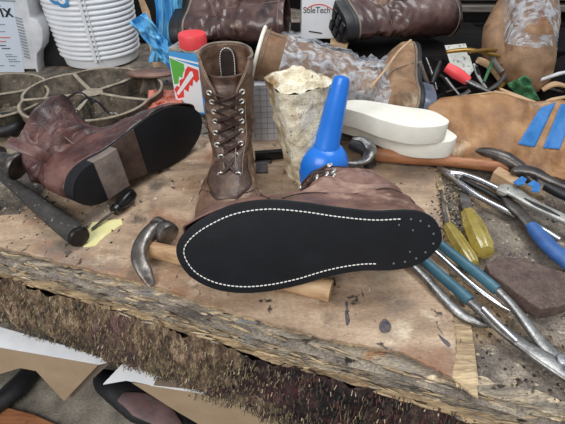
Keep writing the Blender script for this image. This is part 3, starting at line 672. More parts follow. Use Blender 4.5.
# blue glue dispenser
t=thing('glue_bottle','bright blue plastic bottle with round body and tall cone spout','bottle',PY(322,170,.60)*1)
zc=PY(323,163,.585); base=V(zc.x,.585,0); t.location=base
r=.0400
MB().add(*lathe(base,(0,0,1),[(.030,0),(.035,.003),(.039,.018),(r,.034),(.0392,.048),(.0360,.058),(.030,.067),(.022,.073),(.017,.0745)],40)).build('body',M['blue'],t)
ax=(PY(341,80,.605)-PY(325,150,.585)).normalized(); s0=V(base.x+.003,.585,.070)
ln=(PY(341,76,.605)-s0).length
MB().add(*lathe(s0,ax,[(.0210,-.006),(.0208,.002),(.0198,.005),(.0175,ln*.4),(.0150,ln*.75),(.0128,ln*.9),(.0124,ln*.93),(.0105,ln*.985),(.006,ln*1.0),(.0005,ln*1.005)],36)).build('spout',M['blue'],t)
tag_=MB()
rs=random.Random(3)
for i in range(12):
    an=-1.25+rs.uniform(-.35,.35); h=rs.uniform(.038,.056); p=base+V(math.cos(an)*(r+.0002),math.sin(an)*(r+.0002),h); d=V(math.cos(an),math.sin(an),.3)
    tag_.add(*lathe(p-d.normalized()*.0008,d,[(rs.uniform(.001,.0022),0),(.0008,.0014),(.0002,.0016)],7))
tag_.build('glue_smear',M['bluelite'],t,label='pale dried glue spots')
# glue-crusted tub
t=thing('glue_tub','tapering tub crusted with cream and yellow dried glue, left of the blue bottle','tub',P(306,183,0))
cb=P(312,176,0); ct=PY(297,90,.63); ct.z=.158
def tub(a,b):
    an=2*PI*a; c=cb.lerp(ct,b); r=lerp(.038,.048,b**.8)*(1+.10*math.cos(4*an+1.0)+.06*math.cos(3*an))
    p=c+V(r*math.cos(an),r*math.sin(an),0); r2=1+.10*nz(p.x*40,p.y*40,p.z*40)+.05*nz(p.x*110,p.y*110,p.z*110)
    return c+V(r*r2*math.cos(an),r*r2*math.sin(an),0)
v,f=grid(tub,64,44); MB().add(v,f).add(v[0::45][:64],[list(range(64))]).build('body',M['glue'],t,angle=60)
def cru(a,b):
    an=2*PI*a; r=lerp(.047,.001,b)*(1+.10*math.cos(4*an+1.0)+.06*math.cos(3*an)); p=ct+V(r*math.cos(an),r*math.sin(an),0)
    p.z=.158+.007*math.exp(-((b-.22)/.14)**2)*(1+nz(p.x*30,p.y*30,3))-.012*sstep(.25,.6,b)+.004*nz(p.x*90,p.y*90,2)
    return p
v,f=grid(cru,64,20); MB().add(v,f).build('crust',M['glue'],t,angle=60)
MB().add(*sweep([PY(269,86,.64),PY(274,98,.63),PY(279,116,.625)],[(.004,.001),(.006,.0015),(.002,.001)],8)).build('blue_flake',M['canblue'],t,label='blue flake of old label')
# cream foam soles
for i,(o_,z,th,lab) in enumerate((([(336,114),(342,108),(375,109),(415,116),(440,125),(455,134),(456,138),(446,142),(415,141),(388,133),(364,123),(345,118)],.058,.031,'cream foam sole, lower of the two stacked'),([(336,106),(343,101),(365,100),(402,106),(430,110),(445,117),(449,122),(440,126),(414,127),(385,121),(362,113),(343,108)],.090,.031,'cream foam sole, upper of the two stacked'))):
    tag(MB().add(*pxp(o_,z,th,5)).build('foam_sole',M['eva'],bevel=.0015),lab,'shoe sole','cream foam soles')
# book/paper block behind the upright boot
t=thing('paper_box','small white carton printed with a grid, behind the upright boot','box',V(-.03,.76,0))
MB().add(*box((-.028,.76,.055),.062,.05,.11,(0,0,.1))).build('carton',M['whited'],t,smooth=False,bevel=.001)
mb=MB()
for i in range(9): mb.add(*box((-.028+.0025,.7344,.015+i*.011),.055,.0006,.0007,(0,0,.1)))
for i in range(5): mb.add(*box((-.052+i*.012,.7344-(.024-i*.012)*.1,.055),.0007,.0006,.1,(0,0,.1)))
mb.build('printed_grid',M['greyink'],t,smooth=False)
tag(MB().add(*sweep(arc([(255,156),(280,154),(300,152)],.010),(.006,.009),10,sq=.6)).build('black_bar',M['blackgloss'],smooth=True),'short black bar behind the upright boot','bar')
tag(MB().add(*pxp([(256,158),(268,158),(268,172),(256,172)],.003,.003)).build('blue_chip',M['stain'],smooth=False),'dark blue chip beside the upright boot','scrap')
# ---------------------------------------------------------------- trays
def tray(name,lab,c,R,h,ph,rings=5):
    t=thing(name,lab,'tray',c,'round divided nail trays'); n=120
    def rr(a): return R*(.93+.09*abs(math.sin(rings*(a-ph)/2))**.7)
    def prof(a,b): # wall out and in
        an=2*PI*a; P_=[(.86,0),(.93,.004),(.985,h*.6),(1.0,h),(.985,h+.0015),(.96,h),(.93,h*.6),(.84,.006),(.0,.005)]
        k=b*(len(P_)-1); i=min(len(P_)-2,int(k)); w=k-i; r=lerp(P_[i][0],P_[i+1][0],w)*rr(an); z=lerp(P_[i][1],P_[i+1][1],w)+.0012*nz(an*6,b*9)
        return c+V(r*math.cos(an),r*math.sin(an),z)
    v,f=grid(prof,n,24); MB().add(v,f).build('bowl',M['tray'],t)
    MB().add(*sweep([c+V(rr(2*PI*i/90)*.985*math.cos(2*PI*i/90),rr(2*PI*i/90)*.985*math.sin(2*PI*i/90),h) for i in range(90)],[(.0030,.0022)]*90,8,closed=True)).build('rim',M['rim'],t,label='pale dusty rim')
    MB().add(*lathe(c,(0,0,1),[(.020,.004),(.018,h*.9),(.022,h),(.014,h+.003),(.0005,h+.001)],24)).build('hub',M['rim'],t)
    for k in range(rings):
        a=ph+2*PI*k/rings; d=V(math.cos(a),math.sin(a),0)
        MB().add(*sweep([c+d*.012+V(0,0,h*.5),c+d*R*.5+V(0,0,h*.48),c+d*R*.93+V(0,0,h*.5)],[(.0035,h*.5),(.003,h*.47),(.0035,h*.5)],10,sq=.6)).add(*sweep([c+d*.012+V(0,0,h),c+d*R*.5+V(0,0,h*.95),c+d*R*.93+V(0,0,h)],[(.0045,.002)]*3,8),mi=1).build('divider',[M['tray'],M['rim']],t)
    return t
c=P(92,92,.045); c.z=0; RT=.142; TR=c
tray('divided_tray','round rusty tray with fan-shaped compartments behind the oxblood boot',c,RT,.045,.95)
c2=P(-22,100,.03); c2.z=0; tray('divided_tray','rusty divided tray cut off by the left edge, below the white jug',c2,.142,.035,.5)
rs=random.Random(5)
for p0 in ((100,82,.3),(70,80,-.2),(118,93,.1)):
    pass
mb=MB()
for i in range(160):
    a=rs.uniform(0,2*PI); r=rs.uniform(.03,.115); p=TR+V(r*math.cos(a),r*math.sin(a),.009); d=V(rs.gauss(0,1),rs.gauss(0,1),rs.uniform(0,.4)).normalized()*rs.uniform(.005,.011)
    mb.add(*sweep([p-d,p+d],[.0008,.0007],5),mi=rs.choice((0,0,1)))
tag(mb.build('nails',[M['steel'],M['whitenail']]),'loose small nails lying in the round tray','nails',kind='stuff')
tag(MB().add(*sweep([PY(86,98,.93),PY(112,98,.94),PY(132,97,.95)],[(.002,.0015),(.004,.002),(.003,.002)],8)).build('steel_file',M['steel']),'thin bright steel strip across the round tray','tool')
# leather disc on tray rim
tag(MB().add(*lathe(P(150,74,.05),(0,0.15,1),[(.0005,-.004),(.048,-.003),(.052,.001),(.050,.005),(.0005,.007)],36,1,.62)).build('leather_disc',M['leC']),'flat brown leather disc right of the round tray','leather')
tag(MB().add(*grid(lambda a,b:P(lerp(148,182,a),lerp(90,110,b),.03+.01*nz(a*4,b*4)+.004*nz(a*15,b*12)),24,16)).build('rag',M['cloth'],solid=.003),'salmon red rag left of the tin can','cloth')
tag(MB().add(*torus(P(4,124,.012),(0,0,1),.034,.010,30,12)).build('rubber_ring',M['black']),'black rubber ring at the left edge in front of the trays','ring')
# ---------------------------------------------------------------- tin can with red cap
cx=PY(198,100,.87); c=V(cx.x,.875,0); t=thing('tin_can','blue, green and red printed tin with a bright red screw cap','can',c)
Rz=Matrix.Rotation(-.30,4,'Z'); Tm=Matrix.Translation(c)@Rz; w,d,hh=.084,.050,.128
bm=MB().add(*box((0,0,hh/2),w,d,hh)); bm.build('body',M['canblue'],t,M=Tm,bevel=.005,smooth=True,angle=50)
MB().add(*box((0,0,hh+.003),w-.004,d-.004,.008)).build('shoulder',M['tin'],t,M=Tm,bevel=.003)
cc=Tm@V(0.004,0,hh+.006)
MB().add(*lathe(cc,(0,0,1),[(.027,0),(.0275,.002),(.0275,.022),(.026,.025),(.0005,.0255)],40,fn=lambda a,h:1+.012*math.cos(30*a)*(0<h<.023))).build('cap',M['red'],t)
y0=-d/2-.0004
def lab(pts,dy=0): return prism([V(x*w,y0-dy,z*hh) for x,z in pts],(0,.0006,0))
MB().add(*lab([(-.47,.05),(.28,.05),(.28,.80),(-.47,.90)])).build('label',M['canwhite'],t,M=Tm,smooth=False,label='white printed panel')
MB().add(*lab([(-.47,.93),(.46,.86),(.46,.835),(-.47,.90)],.0001)).build('label_stripe',M['canwhite'],t,M=Tm,smooth=False)
MB().add(*lab([(-.46,.90),(-.10,.83),(-.10,.74),(-.16,.68),(-.2,.6),(-.28,.62),(-.32,.5),(-.44,.48)],.0002)).build('green_print',M['cangreen'],t,M=Tm,smooth=False)
MB().add(*lab([(-.08,.74),(.0,.80),(.26,.76),(.26,.62),(.18,.55),(.1,.6),(.05,.48),(-.02,.5),(-.08,.38),(-.2,.42),(-.22,.28),(-.40,.24),(-.46,.40),(-.38,.46),(-.3,.44),(-.28,.56),(-.16,.60)],.0003)).build('red_print',M['canred'],t,M=Tm,smooth=False)
MB().add(*lab([(-.42,.33),(-.37,.30),(.12,.66),(.10,.73),(.04,.72)],.0005)).build('white_print',M['canwhite'],t,M=Tm,smooth=False)
# ---------------------------------------------------------------- white jug
J=1.12
t=thing('jug','white plastic jug with a pale printed label at the top left','jug',V(PY(10,60,J).x,J,0))
ol_=[PY(x,y,J) for x,y in [(-70,-60),(24,-60),(27,0),(30,18),(37,21),(42,29),(43,38),(42,47),(37,54),(37,64),(40,84)]]
zb=0.0; e=ol_[-1]; ol_+= [V(e.x+.002,J,.0),V(PY(-70,60,J).x,J,.0)]
MB().add(*prism(ol_,(0,.08,0))).build('body',M['whited'],t,bevel=.012,angle=60)
yl=J-.0006
lab_=[PY(x,y,yl) for x,y in [(-70,-60),(8,-60),(14,3),(20,40),(25,76),(-70,82)]]
lb=MB().add(*prism(lab_,(0,.001,0))).build('label',M['label'],t,smooth=False)
MB().add(*text_mb('Fix',PY(-7,17,yl-.001),(1,0,0),(0,0,1),.043,0,.01)).build('lettering',M['ink'],lb,smooth=False,label='bold black lettering')
MB().add(*prism([PY(-70,-2,yl-.001),PY(15,2,yl-.001),PY(15,0.5,yl-.001),PY(-70,-4,yl-.001)],(0,.0008,0))).build('rule_line',M['greyink'],t,smooth=False)
mb=MB(); rs=random.Random(2)
for k,(y,x0,x1,mi) in enumerate([(25,-6,5,1),(32,-6,5,1),(38,-8,10,2),(42,-6,6,2),(46,-4,6,0),(49,2,10,0),(55,5,12,1),(57,6,17,1),(60,8,16,1),(62,9,20,1),(66,-3,4,1),(66,10,15,1)]):
    x=x0
    while x<x1:
        l=rs.uniform(.8,2.5); mb.add(*prism([PY(x,y,yl-.001),PY(min(x+l,x1),y+.1,yl-.001),PY(min(x+l,x1),y-.8,yl-.001),PY(x,y-.9,yl-.001)],(0,.0008,0)),mi=mi); x+=l+.5
mb.build('small_print',[M['ink'],M['greyink'],M['redink']],lb,smooth=False)
mb=MB()
for k in range(14): mb.add(*prism([PY(15+k*.7,18+k*3,yl-.001),PY(22+k*.6,20+k*3,yl-.001),PY(22+k*.6,18.6+k*3,yl-.001),PY(15+k*.7,16.6+k*3,yl-.001)],(0,.0008,0)))
mb.build('graduation_marks',M['greyink'],lb,smooth=False)
# ---------------------------------------------------------------- ribbed white bucket
cb=PY(106,70,1.22); cb=V(cb.x,1.22,0); t=thing('bucket','tall white bucket with stacked ribs, behind the round tray','bucket',cb)
pr=[]; 
rbot,rtop,hb=.103,.128,.46
for i in range(36):
    h0=.02+i*.0122; r=lerp(rbot,rtop,h0/hb); pr+=[(r-.004,h0),(r-.004,h0+.0035),(r+.002,h0+.0045),(r+.0028,h0+.0085),(r+.001,h0+.0112),(r-.004,h0+.0121)]
MB().add(*lathe(cb,(0,0,1),[(rbot-.006,0)]+pr+[(rtop,hb),(rtop-.01,hb-.003)],72)).build('body',M['white'],t,angle=60)
def onb(an,h,o=.004): r=lerp(rbot,rtop,h/hb)+o; return cb+V(r*math.cos(an),r*math.sin(an),h)
mb=MB(); mb.add(*sweep([onb(-1.36,h,.0025) for h in (.02,.15,.3,.45)],[(.004,.0022)]*4,8,up=V(0,-1,0))); mb.add(*sweep([onb(-1.26,h,.0025) for h in (.02,.15,.3,.45)],[(.0015,.0022)]*4,8,up=V(0,-1,0))); mb.build('seam_bar',M['white'],t)
for an,h,r_,m_ in ((-1.95,.20,.016,'white'),(-1.84,.175,.020,'canblue'),(-1.82,.178,.014,'white'),(-1.70,.165,.015,'canblue'),(-1.70,.168,.009,'white'),(-1.97,.215,.006,'canblue'),(-1.75,.195,.010,'canblue')):
    p=onb(an,h,.0032 if m_!='white' else .0042); MB().add(*lathe(p,V(math.cos(an),math.sin(an),0),[(r_,0),(r_*.9,.0008),(.0005,.0012)],18,1,.8)).build('logo',M[m_],t,label='blue and white bubble logo' )
# ---------------------------------------------------------------- blue carrier bag
tag(MB().add(*box(V(-.33,1.42,.08),.26,.12,.17)).build('dark_fill_case',M['black'],smooth=False,bevel=.006),'black case added to darken the background behind the blue plastic bag','case')  # added block that keeps the background behind the bag dark
def bagf(a,b):
    x=lerp(146,192,a)+ (1-b)*(-2)+b*2; y=lerp(-30,62,b); d=1.08+.03*nz(a*5,b*2)+.012*nz(a*14,b*4,5)
    x=169+(x-169)*(1-.45*math.sin(b*PI)); return PY(x,y,d)
def bagg(a,b):
    x=lerp(137,176,b)+lerp(-5,5,a)*(1.6-b*.4); y=lerp(18,66,b)+lerp(4,-6,a); return PY(x,y,1.05+.03*nz(a*4,b*6,2)+.01*nz(a*12,b*12,5))
tag(MB().add(*grid(bagf,50,60)).add(*grid(bagg,30,50)).build('plastic_bag',M['bag'],angle=50),'crumpled bright blue plastic bag hanging beside the ribbed bucket','bag')
# ---------------------------------------------------------------- rear ledge and shelving
tag(MB().add(*box((.155,1.10,.038),.73,.32,.088)).build('timber_ledge',M['dark'],smooth=False,bevel=.004),'dark timber ledge carrying the boots along the back','ledge')
t=thing('shelf_rack','dark timber rack of weathered slats across the back','shelf',V(.7,1.25,T))
for i,(z,th,m_) in enumerate(((.062,.020,'dark'),(.108,.016,'board'),(.140,.024,'board'),(.19,.04,'dark'))):
    MB().add(*box((.80,1.30+.01*i,z),.92,.04,th)).build('slat',M[m_],t,smooth=False,bevel=.003)
for x in (.38,.80,1.22): MB().add(*box((x,1.355,.12),.05,.05,.25)).build('post',M['dark'],t,smooth=False)
tag(MB().add(*box(PY(567,38,1.35),.14,.12,.05)).build('timber_block',M['tanboard'],smooth=False,bevel=.003),'pale timber block behind the plastic wrapped boot at the right edge','wood')
tag(MB().add(*box(PY(48,17,1.3)+V(-.02,0,0),.17,.03,.022,(0,.08,0))).build('rusty_bar',M['rust'],smooth=False,bevel=.002),'rust brown bar between jug and bucket','bar')
tag(MB().add(*sweep([PY(30,14,1.33),PY(45,2,1.34),PY(62,-10,1.35)],[(.02,.01),(.03,.012),(.02,.01)],8)).build('pale_stick',M['board']),'pale stick above the rusty bar','stick')
tag(MB().add(*sweep(cr([PY(50,48,1.25),PY(56,52,1.25),PY(64,58,1.25)],4),[(.012,.008),(.020,.010),(.012,.006)],10)).build('mustard_scrap',M['mustard']),'mustard yellow scrap left of the ribbed bucket','scrap')
tag(MB().add(*prism([PY(36,24,1.16),PY(61,24,1.16),PY(68,66,1.16),V(PY(68,66,1.16).x,1.16,T),V(PY(36,66,1.16).x,1.16,T)],(0,.10,0))).build('dark_fill_crate',M['black'],smooth=False,bevel=.004),'black crate added to darken the gap between jug and bucket','crate')  # added block that makes the gap behind the trays dark
tag(MB().add(*sweep([PY(139,-6,1.2),PY(146,12,1.2),PY(153,46,1.15),V(PY(156,55,1.15).x,1.14,0)],[(.01,.006)]*4,8)).build('tan_stick',M['tanboard']),'thin tan stick leaning behind the blue bag','stick')
# ---------------------------------------------------------------- boots at the back
def back_boot(label,Mx,L,shaft,m,seed,flat=.9,heel=True,lean=(0,0),film_=None,lugs=False,heelm='black',wid=1.0):
    b=Boot(L=L,mir=1,shaft=shaft,sole=.016,wr=.004,seed=seed,flat=flat,lean=lean)
    Mx=Mx@Matrix.Diagonal((1,wid,1,1)); t=thing('boot',label,'boot',Mx@V(L/2,0,0))
    MB().add(*slab(outline(L,1.0,1,8),.004,.012)).build('outsole',M['black'],t,M=Mx,bevel=.001)
    MB().add(*slab(outline(L,.985,1,8),.0121,.017)).build('welt',M['midsole'],t,M=Mx,bevel=.001)
    o3=outline(L,1.0,1,40); hl=MB().add(*slab(clipx(o3,-.01,.30*L),-.018,.0039)).build('heel',M[heelm],t,M=Mx,bevel=.002)
    boot_upper(b,nt=72).build('upper',m,t,M=Mx,solid=.003,sub=1)
    MB().add(*seam(b,[(PI-1.6,.02),(PI-1.5,.06),(PI-1.1,.085),(PI-.4,.095),(PI+.4,.095),(PI+1.1,.085),(PI+1.5,.06),(PI+1.6,.02)],.0010)).add(*seam(b,[(1.6,.09),(1.65,.13),(1.6,shaft-.01)],.001)).add(*seam(b,[(-1.6,.09),(-1.65,.13),(-1.6,shaft-.01)],.001)).add(*seam(b,[(i*.2,shaft-.012) for i in range(32)],.001)).build('seam',M['midsole'],t,M=Mx)
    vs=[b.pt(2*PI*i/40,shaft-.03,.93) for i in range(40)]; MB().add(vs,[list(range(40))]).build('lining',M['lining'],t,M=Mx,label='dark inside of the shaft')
    if lugs:
        for i in range(3):
            for s in(-1,1): MB().add(*box(V(.022+i*.022,s*.014*1.0,-.020),.015,.020,.006)).build('lug',M['black'],hl,M=Mx,bevel=.002)
    return t,b
# centre top
Mx=axes((.12,.95,.30),(.93,-.34,.06),(-.235,1.00,.106)); MTC=Mx
back_boot('shiny dark brown boot lying behind the tin can, black opening to the right',Mx,.27,.245,M['leD'],11,1.0)
# right top
Mx=axes((-.32,.83,.40),(.90,.36,.0),(.150,.94,.128)); MTR=Mx
back_boot('dark plum brown boot with black lugged heel, lying at the top right of centre',Mx,.28,.275,M['leD'],14,1.0,lugs=True)
# tan one wrapped in film
Mx=mtx([[-0.0815,0.2742,-0.9582],[-0.7554,0.6102,0.2389],[0.6502,0.7433,0.1574]],[0.2393,0.8138,0.0517]) if False else axes((.10,.95,.06),(-.93,.16,.26),(.255,.725,.050)); MTT=Mx@Matrix.Diagonal((1,1.18,1,1))
t,bt=back_boot('tan nubuck boot lying in clear film above the cream foam soles',Mx,.27,.32,M['suede'],17,1.0,heelm='capgrey',wid=1.18)
MB().add(*sweep(cr([PY(411,40,.80),PY(398,52,.76),PY(385,70,.70),PY(370,88,.665)],5),[(.0022,.0015)]*3,6)).build('lace',M['tanboard'],t,label='pale cord lace')
mb=MB()
def wrapf(a,b):
    an=2*PI*a; z=lerp(.07,.275,b); p=bt.pt(an,z,1.05); q=V(math.cos(an),math.sin(an),0); return p+q*(.004+.005*nz(math.cos(an)*2,z*22,math.sin(an)*2)+.003*nz(math.cos(an)*6,z*50,math.sin(an)*6))
v,f=grid(wrapf,72,40); o=MB().add(v,f).build('plastic_wrap',M['wrap'],M=MTT,angle=70); tag(o,'clear wrinkled film around the shaft of the tan nubuck boot','plastic film')
# wrapped boot right
t=thing('boot','tan boot standing toe down at the top right, shaft in clear film','boot',PY(527,88,.90))
def blob(path,rad,amp,seed,n=40):
    v,f=sweep(cr(path,8),rad,n); return [p+V(nz(p.x*25+seed,p.y*25,p.z*25),nz(p.x*25,p.y*25+seed,p.z*25),nz(p.x*25,p.y*25,p.z*25+seed))*amp for p in v],f
zb=PY(524,90,.87)
MB().add(*blob([V(zb.x+.006,.87,max(.0,zb.z)),PY(528,80,.875),PY(527,62,.89),PY(528,42,.92),PY(531,15,.96),PY(534,-30,1.0)],[(.016,.02),(.040,.036),(.048,.042),(.050,.045),(.048,.045),(.047,.045),(.05,.045)],.014,3)).build('upper',M['suede'],t,angle=60)
MB().add(*sweep(cr([PY(497,66,.90),PY(493,48,.92),PY(497,30,.95),PY(506,5,1.0)],6),[(.010,.02),(.020,.03),(.028,.03),(.02,.02)],20)).build('heel_counter',M['suede'],t)
MB().add(*sweep(cr([PY(492,52,.90),PY(494,62,.89),PY(502,72,.875)],5),[(.004,.006)]*3,10)).build('sole_edge',M['greywelt'],t)
def wr2(a,b):
    an=2*PI*a; c=PY(lerp(528,533,b),lerp(46,-30,b)+6*math.sin(an*1.0+.6),lerp(.915,1.0,b)); r=lerp(.0545,.052,b)*(1.05+.06*nz(math.cos(an)*2,b*6,math.sin(an)*2)+.03*nz(math.cos(an)*6,b*12,math.sin(an)*6)); return c+V(r*math.cos(an),r*.85*math.sin(an),0)
tag(MB().add(*grid(wr2,72,40)).build('plastic_wrap',M['wrap'],angle=70),'clear crinkled film around the toe-down boot at the top right','plastic film')
# ---------------------------------------------------------------- carton with the printed shop name
t=thing('carton','white carton printed SoleTech between the two dark boots','box',V(PY(319,38,1.0).x,1.02,.112))
S=1.0; a_,b_=PY(301,38,S),PY(339,38,S); tz=PY(320,-25,S).z
MB().add(*prism([V(a_.x,S,.112),V(b_.x,S,.112),V(b_.x,S,tz),V(a_.x,S,tz)],(0,.07,0))).build('box',M['white'],t,smooth=False,bevel=.002)
MB().add(*text_mb('SoleTech',PY(303,13,S-.001),(1,0,0),(0,0,1),.0175,0,.003,.9)).build('lettering',M['ink'],t,smooth=False)
MB().add(*sweep(cr([PY(306,9,S-.0008),PY(314,5,S-.0008),PY(324,5,S-.0008),PY(333,10,S-.0008)],6),[(.0012,.0005)]*3,6,up=V(0,-1,0))).build('red_arc',M['redink'],t)
MB().add(*text_mb('SHOE SERVICE',PY(309,32.5,S-.001),(1,0,0),(0,0,1),.006,0,.003)).build('small_print',M['ink'],t,smooth=False) if False else MB().add(*prism([PY(309,32,S-.001),PY(322,34,S-.001),PY(322,32.8,S-.001),PY(309,30.8,S-.001)],(0,.0008,0))).build('small_print',M['ink'],t,smooth=False)
tag(MB().add(*pxp([(331,38),(350,38),(347,46),(330,44)],.118,.006)).build('wood_offcut',M['tanboard'],smooth=False),'pale wood offcut below the SoleTech carton','wood')
tag(MB().add(*sweep(cr([PY(283,34,.89),PY(290,38,.88),PY(300,36,.89)],5),[(.008,.006),(.012,.008),(.006,.005)],12)).build('steel_tin_lid',M['steel']),'small crumpled shiny foil under the dark boot opening','foil')
# ---------------------------------------------------------------- crushed cardboard box with blue tape
def yb(y): return interp([(88,.79),(105,.74),(150,.655),(188,.60)],y)
t=thing('cardboard_box','crushed brown cardboard box with two strips of blue tape','box',V(.40,.75,0))
ring=[(428,112),(440,100),(462,98),(500,95),(530,103),(560,100),(600,108),(600,150),(572,186),(552,182),(535,178),(515,170),(480,164),(445,156),(432,138)]
fr=[PY(x,y,yb(y)+.012*nz(x*.03,y*.04)) for x,y in ring]
fr=[V(p.x,p.y,max(p.z,.001)) for p in fr]
def crd(p): return .022*abs(nz(p.x*11+p.z*6,p.z*9,3))+.010*abs(nz(p.x*25,p.z*30-p.x*12,7))+.002*nz(p.x*60,p.z*60,1)+.030*abs(((p.x*4.1+p.z*5)%1)-.5)+.016*abs(((p.x*7-p.z*9)%1)-.5)-.022
mb=MB()
def cf(a,b):
    x=lerp(428,600,a); yt=interp([(428,108),(440,99),(500,93),(530,103),(560,101),(600,108)],x)
    yb_=interp([(428,135),(445,158),(480,164),(515,170),(545,181),(572,186),(600,188)],x); y=lerp(yt,yb_,b)
    p=PY(x,y,yb(y)); n_=crd(p); p=PY(x,y,yb(y)+n_); 
    return V(p.x,p.y,max(p.z,.0))
v,f=grid(cf,60,24); mb.add(v,f); mb.build('front_panel',M['card'],t,angle=60,solid=.003)
for x0 in (431,598): MB().add(*grid(lambda a,b,x0=x0:(lambda p:V(p.x+a*.02,p.y+a*.13,p.z*(1-.25*a)))(cf((x0-428)/172,b)),12,10)).build('side_panel',M['card'],t,solid=.003)
MB().add(*prism([V(cf(0,1).x+.01,.70,T+.004),V(cf(1,1).x,.72,T+.004),V(cf(1,1).x,.82,T+.004),V(cf(0,1).x+.03,.82,T+.004)],(0,0,-.003))).build('base_panel',M['card'],t,smooth=False)
def tp(c4):
    def g(a,b):
        x=lerp(lerp(c4[0][0],c4[1][0],a),lerp(c4[3][0],c4[2][0],a),b); y=lerp(lerp(c4[0][1],c4[1][1],a),lerp(c4[3][1],c4[2][1],a),b)
        p=PY(x,y,yb(y)); n_=crd(p); return PY(x,y,yb(y)+n_-.005)
    return grid(g,8,20)
for c4 in ([(540,108),(556,102),(535,147),(518,144)],[(561,104),(576,104),(560,149),(543,148)]): MB().add(*tp(c4)).build('tape_strip',M['tape'],t,solid=.0006,label='blue tape strip')
mb=MB()
for pts,w in (([(494,92),(510,95),(530,103),(542,108)],.0035),([(500,89),(520,97),(540,104)],.003),([(540,106),(552,100),(572,96)],.004),([(440,100),(460,97),(494,92)],.0022)):
    mb.add(*sweep(cr([PY(x,y,yb(y)-.002) for x,y in pts],5),[(w,w*.8),(w*1.2,w),(w*.7,w*.6)],8))
mb.build('torn_edge',M['tanboard'],t,label='pale torn cardboard edge')
# ---------------------------------------------------------------- small clutter right of the tan boot
tag(MB().add(*prism([PY(445,46,.93),PY(466,44,.95),PY(474,70,.90),PY(468,78,.88),PY(452,70,.89)],(0,.004,0))).build('paper_tag',M['paper'],smooth=False),'grey scribbled paper tag among the tools at the right','paper')
t=thing('knife','knife with a red handle above the crushed cardboard box','knife',PY(465,80,.86))
MB().add(*sweep(cr([PY(446,67,.84),PY(456,73,.83),PY(468,81,.82)],5),[(.008,.009),(.0115,.0115),(.0095,.009)],16)).build('handle',M['red'],t)
MB().add(*sweep(cr([PY(466,80,.82),PY(478,86,.81),PY(494,94,.80)],5),[(.010,.004),(.009,.004),(.005,.002)],12)).build('blade',M['steel'],t)
tag(MB().add(*grid(lambda a,b:PY(lerp(509,527,a)+b*13,lerp(83,76,a)+b*24,.79+.012*nz(a*3,b*4)),16,16)).build('green_rag',M['green'],solid=.004),'folded green rag on the cardboard box','cloth')
rs=random.Random(31)
tools=[([(430,95),(418,66)],.004,'dsteel','thin dark steel rod beside the tan boot heel'),([(432,84),(440,62)],.006,'black','black handle right of the tan boot heel'),([(437,90),(426,58)],.003,'steel','slim bright steel rod by the tan boot heel'),([(446,92),(474,86)],.003,'chrome','bright steel pin under the red knife'),([(476,66),(484,92)],.003,'steel','upright steel rod right of the paper tag'),([(484,82),(494,58)],.0035,'green','thin green handle right of the paper tag'),([(470,52),(498,50)],.004,'brass','dull brass rod behind the paper tag'),([(452,88),(440,76)],.006,'dsteel','stubby dark punch beside the red knife'),([(548,88),(575,98)],.003,'steel','steel strip behind the cardboard box at the right'),([(498,90),(508,80)],.005,'brass','short brass ferrule by the green rag'),([(430,104),(448,92)],.007,'black','black bar in front of the tan boot heel'),([(540,80),(575,70)],.004,'whited','white plastic strip at the right edge')]
for pts,r,m_,lab in tools:
    (x0,y0),(x1,y1)=pts; a=PY(x0,y0,.84); b=PY(x1,y1,.90); tag(MB().add(*sweep([a,a.lerp(b,.5)+V(0,0,.002),b],[r*.8,r,r*.7],10)).build('steel_rod' if m_ in('dsteel','steel','chrome') else 'tool_handle',M[m_]),lab,'tool')
def heap(a,b):
    x=lerp(.22,.95,a); y=lerp(.84,.94,b); return V(x,y,(.02+.075*b+.03*nz(x*14,y*14,3)+.02*nz(x*40,y*40,5))*sstep(0,.1,a)*sstep(0,.15,b)+T)
tag(MB().add(*grid(heap,90,40)).build('scrap_heap',M['dark'],angle=30),'dark heap of offcuts behind the cardboard box','scrap',kind='stuff')
# ---------------------------------------------------------------- under the bench edge, lower left
tag(MB().add(*box(V(-.1,.34,-.36),1.6,.6,.05,(0,0,-.3))).build('lower_shelf',M['stone'],smooth=False,bevel=.004),'grey gritty lower shelf below the bench front','shelf')
SH={}
def sheet(lab,wh,fl,ed,z=-.140,dep=.0):
    t=thing('folded_card',lab,'cardboard',P(*wh[0],z))
    w=[P(x,y,z) for x,y in wh]; MB().add(*prism(w,(0,0,-.0018))).build('white_top',M['whitecard'],t,smooth=False,label='white upper face')
    a=P(*fl[0],z); b=P(*fl[1],z); n=(b-a).cross(V(0,0,1)).normalized()
    if n.y>0: n=-n
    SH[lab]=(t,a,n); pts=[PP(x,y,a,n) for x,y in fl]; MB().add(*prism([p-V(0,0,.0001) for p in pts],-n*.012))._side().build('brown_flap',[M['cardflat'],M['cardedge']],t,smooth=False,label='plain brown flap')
sheet('white topped card with notched brown flap hanging at the lower left',[(-60,310),(0,327),(60,344),(111,361),(99,364),(0,347),(-60,337)],[(-60,337),(0,347),(99,364),(64,401),(48,384),(36,371),(20,368),(0,374),(-60,392)],None)
sheet('white topped card with long brown flap right of the notched one',[(122,364),(136,367),(183,386),(215,395),(150,385),(126,380),(103,384)],[(132,383),(150,385),(190,389),(318,430),(300,470),(250,450),(205,428),(176,411)],None)
t=thing('rasp_handle','black oval handle at the lower left corner on the shelf','tool',P(15,395,-.33))
MB().add(*sweep(cr(arc([(-12,412),(12,392),(34,368)],-.315),5),[(.012,.014),(.020,.016),(.016,.014)],20)).build('grip',M['black'],t)
t=thing('shoe_last','worn reddish grey leather shoe form under the second card','shoe last',P(140,400,-.335))
MB().add(*blob(arc([(98,376),(118,388),(145,402),(172,416),(200,436)],-.31),[(.012,.012),(.030,.02),(.036,.022),(.030,.022),(.026,.02)],.004,6)).build('body',M['black'],t,angle=60)
